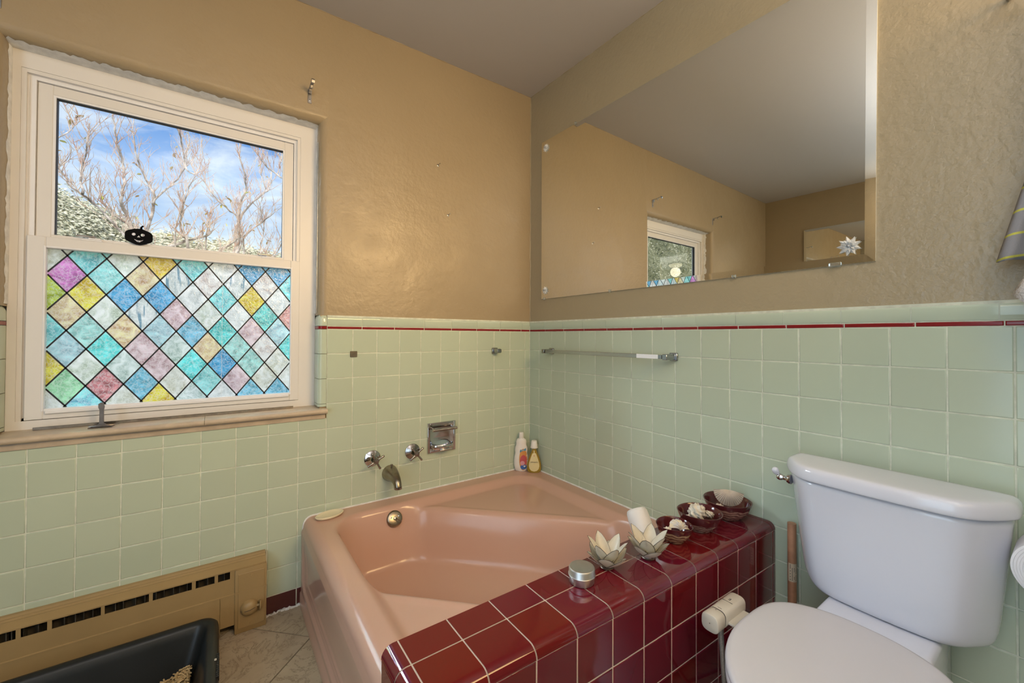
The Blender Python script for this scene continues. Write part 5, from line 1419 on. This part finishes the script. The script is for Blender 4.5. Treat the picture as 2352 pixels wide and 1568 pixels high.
# ================================================================== LAMPS (behind the camera and in the mirror)
GLOBE = bpy.data.materials.new('opal_glass_lit'); GLOBE.use_nodes = True
_t = GLOBE.node_tree; _t.nodes.clear(); _o = N(_t, 'ShaderNodeOutputMaterial'); _e = N(_t, 'ShaderNodeEmission', ins={'Color': (1, .86, .66, 1), 'Strength': 5.0}); _t.links.new(_e.outputs[0], _o.inputs[0])
wl = empty('wall_lamp', (RX, -1.60, 2.33), label='wall lamp with an opal globe on the wall opposite the large mirror', cat='lamp')
MB().lathe([(.05, 0), (.05, .008), (.02, .02), (.012, .03), (.012, .10), (0, .10)], 24, axis='x').build('backplate', CHROME, wl, 50)
MB().lathe([(.03, .02), (.055, .0), (.062, -.03), (.050, -.06), (.02, -.075), (0, -.077)], 32, (.11, 0, 0)).build('globe', GLOBE, wl, 60)
cl2 = empty('ceiling_lamp', (-0.80, -2.25, ceil_z(-2.25, -.8)), label='round ceiling lamp behind the camera', cat='lamp')
MB().lathe([(0, 0), (.14, 0), (.14, -.02), (.13, -.025), (0, -.025)], 40).build('canopy', CHROME, cl2, 40)
MB().lathe([(.12, -.025), (.118, -.045), (.09, -.07), (.04, -.082), (0, -.084)], 40).build('shade', GLOBE, cl2, 60)

# ================================================================== OUTSIDE
IVY = mat('hillside_ground', (.13, .14, .07, 1), rough=.9, var_scale=8, col2=(.28, .28, .18, 1))
def crest(x):
    pts = [(-16, 7.2), (-12, 6.6), (-8, 5.3), (-5, 4.1), (-3.6, 3.33), (-3.0, 3.0), (-2.6, 2.84), (-2.15, 2.78), (-1.7, 2.74), (-1.2, 2.70), (-.5, 2.60), (1, 2.45), (4, 2.2)]
    for k in range(len(pts) - 1):
        if pts[k][0] <= x <= pts[k + 1][0]:
            t = (x - pts[k][0]) / (pts[k + 1][0] - pts[k][0]); return pts[k][1] * (1 - t) + pts[k + 1][1] * t
    return pts[0][1] if x < pts[0][0] else pts[-1][1]
P = []
for i in range(120):
    x_ = -16 + 20 * i / 119; row = []
    for j in range(30):
        t = j / 29; zc = crest(x_); z_ = -1.2 + (zc + 1.2) * (1 - (1 - t) ** 1.6); y_ = 5.0 + 2.0 * t ** 1.3 + .16 * math.sin(x_ * 3.1 + t * 9) + .12 * math.sin(x_ * 7.3 - t * 5)
        row.append((x_, y_, z_ + .05 * math.sin(x_ * 9 + j)))
    row.append((x_, 9.5, row[-1][2] - .5)); P.append(row)
hill = MB().grid(np.array(P)).build('hillside', IVY, None, 180, fixn=False); tag(hill, 'ivy-covered slope rising outside the window', kind='structure')
LEAF = bpy.data.materials.new('ivy_leaf'); LEAF.use_nodes = True
_t = LEAF.node_tree; _t.nodes.clear(); _o = N(_t, 'ShaderNodeOutputMaterial'); _p = N(_t, 'ShaderNodeBsdfPrincipled', ins={'Roughness': .5}); _t.links.new(_p.outputs[0], _o.inputs[0])
_g = N(_t, 'ShaderNodeNewGeometry'); _r = N(_t, 'ShaderNodeValToRGB'); _t.links.new(_g.outputs['Random Per Island'], _r.inputs[0])
_e = _r.color_ramp.elements; _e[0].color = (.13, .14, .08, 1); _e[1].color = (.80, .74, .52, 1)
for p_, c_ in ((.25, (.36, .37, .25, 1)), (.5, (.60, .58, .42, 1)), (.75, (.74, .70, .56, 1))): x = _e.new(p_); x.color = c_
_t.links.new(_r.outputs[0], _p.inputs['Base Color'])
r_np = np.random.default_rng(11); NL = 90000
Pm = np.array(P)[:, :30]
ui = np.where(r_np.random(NL) < .62, r_np.uniform(.55, .90, NL), r_np.uniform(0, .93, NL)); uj = r_np.uniform(.25, 1.0, NL)
fi = ui * 118.99; fj = uj * 28.99; ii = fi.astype(int); jj = fj.astype(int); a_ = (fi - ii)[:, None]; c_ = (fj - jj)[:, None]
pos = Pm[ii, jj] * (1 - a_) * (1 - c_) + Pm[ii + 1, jj] * a_ * (1 - c_) + Pm[ii, jj + 1] * (1 - a_) * c_ + Pm[ii + 1, jj + 1] * a_ * c_
pos += r_np.normal(0, .045, (NL, 3)); pos[:, 1] -= .05
n_ = r_np.normal(0, .55, (NL, 3)) + np.array([0, -1, .55]); n_ /= np.linalg.norm(n_, axis=1)[:, None]
u_ = np.cross(n_, np.array([.2, .1, 1.0])); u_ /= np.linalg.norm(u_, axis=1)[:, None]; w_ = np.cross(n_, u_)
th = r_np.uniform(-.7, .7, NL)[:, None]; u2 = u_ * np.cos(th) + w_ * np.sin(th); w2 = -u_ * np.sin(th) + w_ * np.cos(th)
s1 = r_np.uniform(.013, .034, NL)[:, None]; s2 = s1 * r_np.uniform(.30, .6, NL)[:, None]
V = np.stack([pos - u2 * s1, pos - w2 * s2, pos + u2 * s1, pos + w2 * s2], 1).reshape(-1, 3)
me = bpy.data.meshes.new('ivy'); me.vertices.add(NL * 4); me.vertices.foreach_set('co', V.ravel()); me.loops.add(NL * 4); me.loops.foreach_set('vertex_index', np.arange(NL * 4))
me.polygons.add(NL); me.polygons.foreach_set('loop_start', np.arange(NL) * 4); me.polygons.foreach_set('loop_total', np.full(NL, 4)); me.update(calc_edges=True); me.validate()
o = link_mesh('ivy_leaves', me, LEAF, hill); o['kind'] = 'stuff'
MB().box((-18, wb, -1.4), (6, 12, -1.25)).build('outside_ground', mat('bounce_ground', (.62, .58, .50, 1), rough=.9, var=.2, var_scale=2), hill)  # unseen ground, made pale to bounce light up into the window film
# bare tree
LIMBS=[
 ([(-1.44, 2.84, 1.684), (-1.441, 2.9, 1.861), (-1.377, 2.96, 2.051), (-1.376, 2.84, 2.242), (-1.368, 2.9, 2.429), (-1.321, 2.96, 2.63), (-1.345, 2.84, 2.739), (-1.388, 2.9, 2.943)],0.016,0.004),
 ([(-2.238, 2.54, 1.581), (-1.987, 2.6, 1.836), (-1.762, 2.66, 1.971), (-1.622, 2.54, 2.018), (-1.577, 2.6, 2.083)],0.013,0.004),
 ([(-1.756, 2.54, 1.949), (-1.789, 2.6, 1.986), (-1.809, 2.66, 2.129), (-1.794, 2.54, 2.216), (-1.779, 2.6, 2.386)],0.009,0.003),
 ([(-1.622, 2.54, 2.018), (-1.615, 2.6, 2.128), (-1.611, 2.66, 2.241)],0.006,0.002),
 ([(-2.057, 2.74, 1.769), (-2.137, 2.8, 2.031), (-2.188, 2.86, 2.186), (-2.204, 2.74, 2.264), (-2.196, 2.8, 2.431), (-2.212, 2.86, 2.596), (-2.231, 2.74, 2.733), (-2.263, 2.8, 2.913), (-2.293, 2.86, 3.06)],0.013,0.003),
 ([(-2.109, 2.94, 1.793), (-2.061, 3.0, 2.124), (-2.039, 3.06, 2.282), (-2.013, 2.94, 2.395), (-2.05, 3.0, 2.484), (-2.103, 3.06, 2.611), (-2.143, 2.94, 2.757), (-2.173, 3.0, 2.966)],0.012,0.003),
 ([(-2.028, 2.94, 2.333), (-1.944, 3.0, 2.487), (-1.887, 3.06, 2.579), (-1.801, 2.94, 2.704), (-1.79, 3.0, 2.872), (-1.771, 3.06, 2.984)],0.006,0.002),
 ([(-2.037, 2.34, 1.78), (-2.121, 2.4, 1.899), (-2.255, 2.46, 2.077), (-2.329, 2.34, 2.148), (-2.42, 2.4, 2.226), (-2.479, 2.46, 2.329), (-2.479, 2.34, 2.337)],0.008,0.003),
 ([(-2.347, 2.34, 2.176), (-2.376, 2.4, 2.301), (-2.373, 2.46, 2.453), (-2.333, 2.34, 2.551), (-2.334, 2.4, 2.673)],0.006,0.002),
 ([(-1.344, 2.64, 1.915), (-1.397, 2.7, 2.227), (-1.448, 2.76, 2.315), (-1.548, 2.64, 2.366), (-1.646, 2.7, 2.522), (-1.712, 2.76, 2.606)],0.006,0.003),
 ([(-1.707, 2.64, 2.568), (-1.771, 2.7, 2.611), (-1.808, 2.76, 2.819), (-1.831, 2.64, 2.92), (-1.896, 2.7, 3.06), (-1.932, 2.76, 3.21)],0.005,0.003),
 ([(-1.85, 2.64, 1.928), (-1.798, 2.7, 2.295), (-1.758, 2.76, 2.476), (-1.707, 2.64, 2.568), (-1.68, 2.7, 2.713)],0.005,0.002),
 ([(-1.404, 3.04, 2.062), (-1.376, 3.1, 2.323), (-1.273, 3.16, 2.515), (-1.184, 3.04, 2.601), (-1.102, 3.1, 2.719), (-1.078, 3.16, 2.931)],0.009,0.003),
 ([(-1.138, 3.04, 2.67), (-1.182, 3.1, 2.84), (-1.191, 3.16, 2.973)],0.005,0.002),
 ([(-1.008, 2.24, 2.504), (-1.065, 2.3, 2.569), (-1.136, 2.36, 2.632), (-1.223, 2.24, 2.649), (-1.263, 2.3, 2.756), (-1.283, 2.36, 2.831)],0.006,0.002),
 ([(-1.01, 2.24, 2.642), (-1.066, 2.3, 2.709), (-1.096, 2.36, 2.802), (-1.175, 2.24, 2.796)],0.005,0.002),
 ([(-1.38, 2.84, 1.943), (-1.329, 2.9, 2.133), (-1.224, 2.96, 2.249), (-1.12, 2.84, 2.35), (-0.979, 2.9, 2.503)],0.007,0.002),
 ([(-1.346, 2.54, 1.738), (-1.171, 2.6, 1.846), (-1.058, 2.66, 1.975), (-1.027, 2.54, 2.084)],0.007,0.003),
 ([(-1.634, 2.54, 1.71), (-1.543, 2.6, 1.884), (-1.446, 2.66, 1.987), (-1.389, 2.54, 2.032)],0.008,0.003),
 ([(-2.51, 2.44, 2.572), (-2.458, 2.5, 2.677), (-2.436, 2.56, 2.758)],0.003,0.002),
 ([(-1.913, 2.74, 1.632), (-2.022, 2.8, 1.877), (-2.159, 2.86, 2.078), (-2.224, 2.74, 2.114), (-2.313, 2.8, 2.204), (-2.345, 2.86, 2.287)],0.006,0.002),
 ([(-1.226, 2.84, 1.702), (-1.188, 2.9, 2.065), (-1.167, 2.96, 2.259), (-1.204, 2.84, 2.445), (-1.156, 2.9, 2.603)],0.006,0.002),
]

BARK = mat('pale_bark', (.72, .64, .58, 1), rough=.8, var_scale=11, col2=(.10, .075, .06, 1), bump=.4, bscale=60, bdist=.004)
TWIG = mat('reddish_twig', (.42, .22, .15, 1), rough=.8, var_scale=9, col2=(.70, .60, .50, 1))
tree = empty('bare_tree', (-1.75, 2.9, -1.25), label='bare pale-barked tree with a few yellow leaves outside the window', cat='tree')
TRO = Vector((-1.75, 2.9, -1.25))
b = MB().tube([Vector(p) - TRO for p in ((-1.80, 3.0, -1.25), (-1.77, 2.95, 0.0), (-1.72, 2.9, .7), (-1.70, 2.88, 1.1))], [.085, .070, .060, .045], 14); b.build('trunk', BARK, tree, 180)
tw = MB(); lf = []
rt = random.Random(5)
def twig(p, d, L, r, depth):
    n = 4; pts = [p.copy()]; dd = d.normalized(); q_ = p.copy()
    for i in range(n):
        dd = (dd + Vector((rt.uniform(-.22, .22), rt.uniform(-.15, .15), rt.uniform(-.06, .26)))).normalized(); q_ = q_ + dd * (L / n); pts.append(q_.copy())
    tw.tube([v - TRO for v in pts], [r * (1 - .7 * i / n) for i in range(n + 1)], 4, caps=False)
    if depth > 0:
        for k in range(rt.randint(2, 4)):
            i = rt.randint(1, n); nd = (dd + Vector((rt.uniform(-1, 1), rt.uniform(-.5, .5), rt.uniform(-.1, .9)))).normalized()
            twig(pts[i], nd, L * rt.uniform(.4, .7), r * .62, depth - 1)
    elif rt.random() < .05: lf.append(pts[-1])
    elif rt.random() < .35:                      # bud clusters
        for k in range(3):
            e_ = pts[-1] + Vector((rt.uniform(-.012, .012), rt.uniform(-.01, .01), rt.uniform(0, .03)))
            tw.tube([pts[-1] - TRO, e_ - TRO], [.0016, .0004], 3, caps=False)
for pts, r0, r1 in LIMBS:
    V_ = [Vector(p) for p in pts]; root = Vector((-1.70, 2.88, 1.06)); 
    if pts[0][2] < 2.05: V_ = [root, root.lerp(V_[0], .5) + Vector((0, .05, -.06))] + V_
    n = len(V_); sm = []; 
    for i in range(n - 1):
        p0, p1, p2, p3 = V_[max(i - 1, 0)], V_[i], V_[i + 1], V_[min(i + 2, n - 1)]
        for t in (0, .33, .66):
            sm.append(.5 * ((2 * p1) + (p2 - p0) * t + (2 * p0 - 5 * p1 + 4 * p2 - p3) * t * t + (3 * p1 - p0 - 3 * p2 + p3) * t ** 3))
    sm.append(V_[-1]); m_ = len(sm)
    sm = [p + Vector((rt.uniform(-.006, .006), rt.uniform(-.006, .006), rt.uniform(-.004, .004))) for p in sm]
    MB().tube([p - TRO for p in sm], [1.5 * (r0 + (r1 - r0) * (i / (m_ - 1))) for i in range(m_)], 8).build('branch', BARK, tree, 180)
    for i in range(3, m_):
        if sm[i].z < 1.75: continue
        for k in range(1 if rt.random() < .6 else 2):
            dd = (sm[i] - sm[i - 1]).normalized() * .6 + Vector((rt.uniform(-.8, .8), rt.uniform(-.4, .4), rt.uniform(.2, 1.0)))
            twig(sm[i], dd, rt.uniform(.08, .26), .0036, 2 if rt.random() < .35 else 1)
o = tw.build('twigs', TWIG, tree, 180, fixn=False); o['kind'] = 'stuff'
LF = mat('yellow_leaf', (.55, .42, .10, 1), rough=.6, var_scale=20, col2=(.22, .20, .08, 1), objrand=.3)
_lm = None
vs = [(0, 0, 0), (.012, -.008, .003), (.028, -.009, .006), (.046, 0, .002), (.028, .009, .006), (.012, .008, .003), (.024, 0, -.001)]
b = MB().add(vs, [(0, 1, 6), (1, 2, 6), (2, 3, 6), (3, 4, 6), (4, 5, 6), (5, 0, 6)]); _lm = b.mesh('leaf'); _lm.materials.append(LF)
rt.shuffle(lf)
for p in lf[:46]:
    for k in range(rt.randint(1, 3)):
        o = bpy.data.objects.new('leaf', _lm); C.objects.link(o); o.parent = tree; o.location = p - TRO; o.rotation_euler = (rt.uniform(-1, 1), rt.uniform(0, 1.2), rt.uniform(-PI, PI)); s_ = rt.uniform(.7, 1.25); o.scale = (s_,) * 3
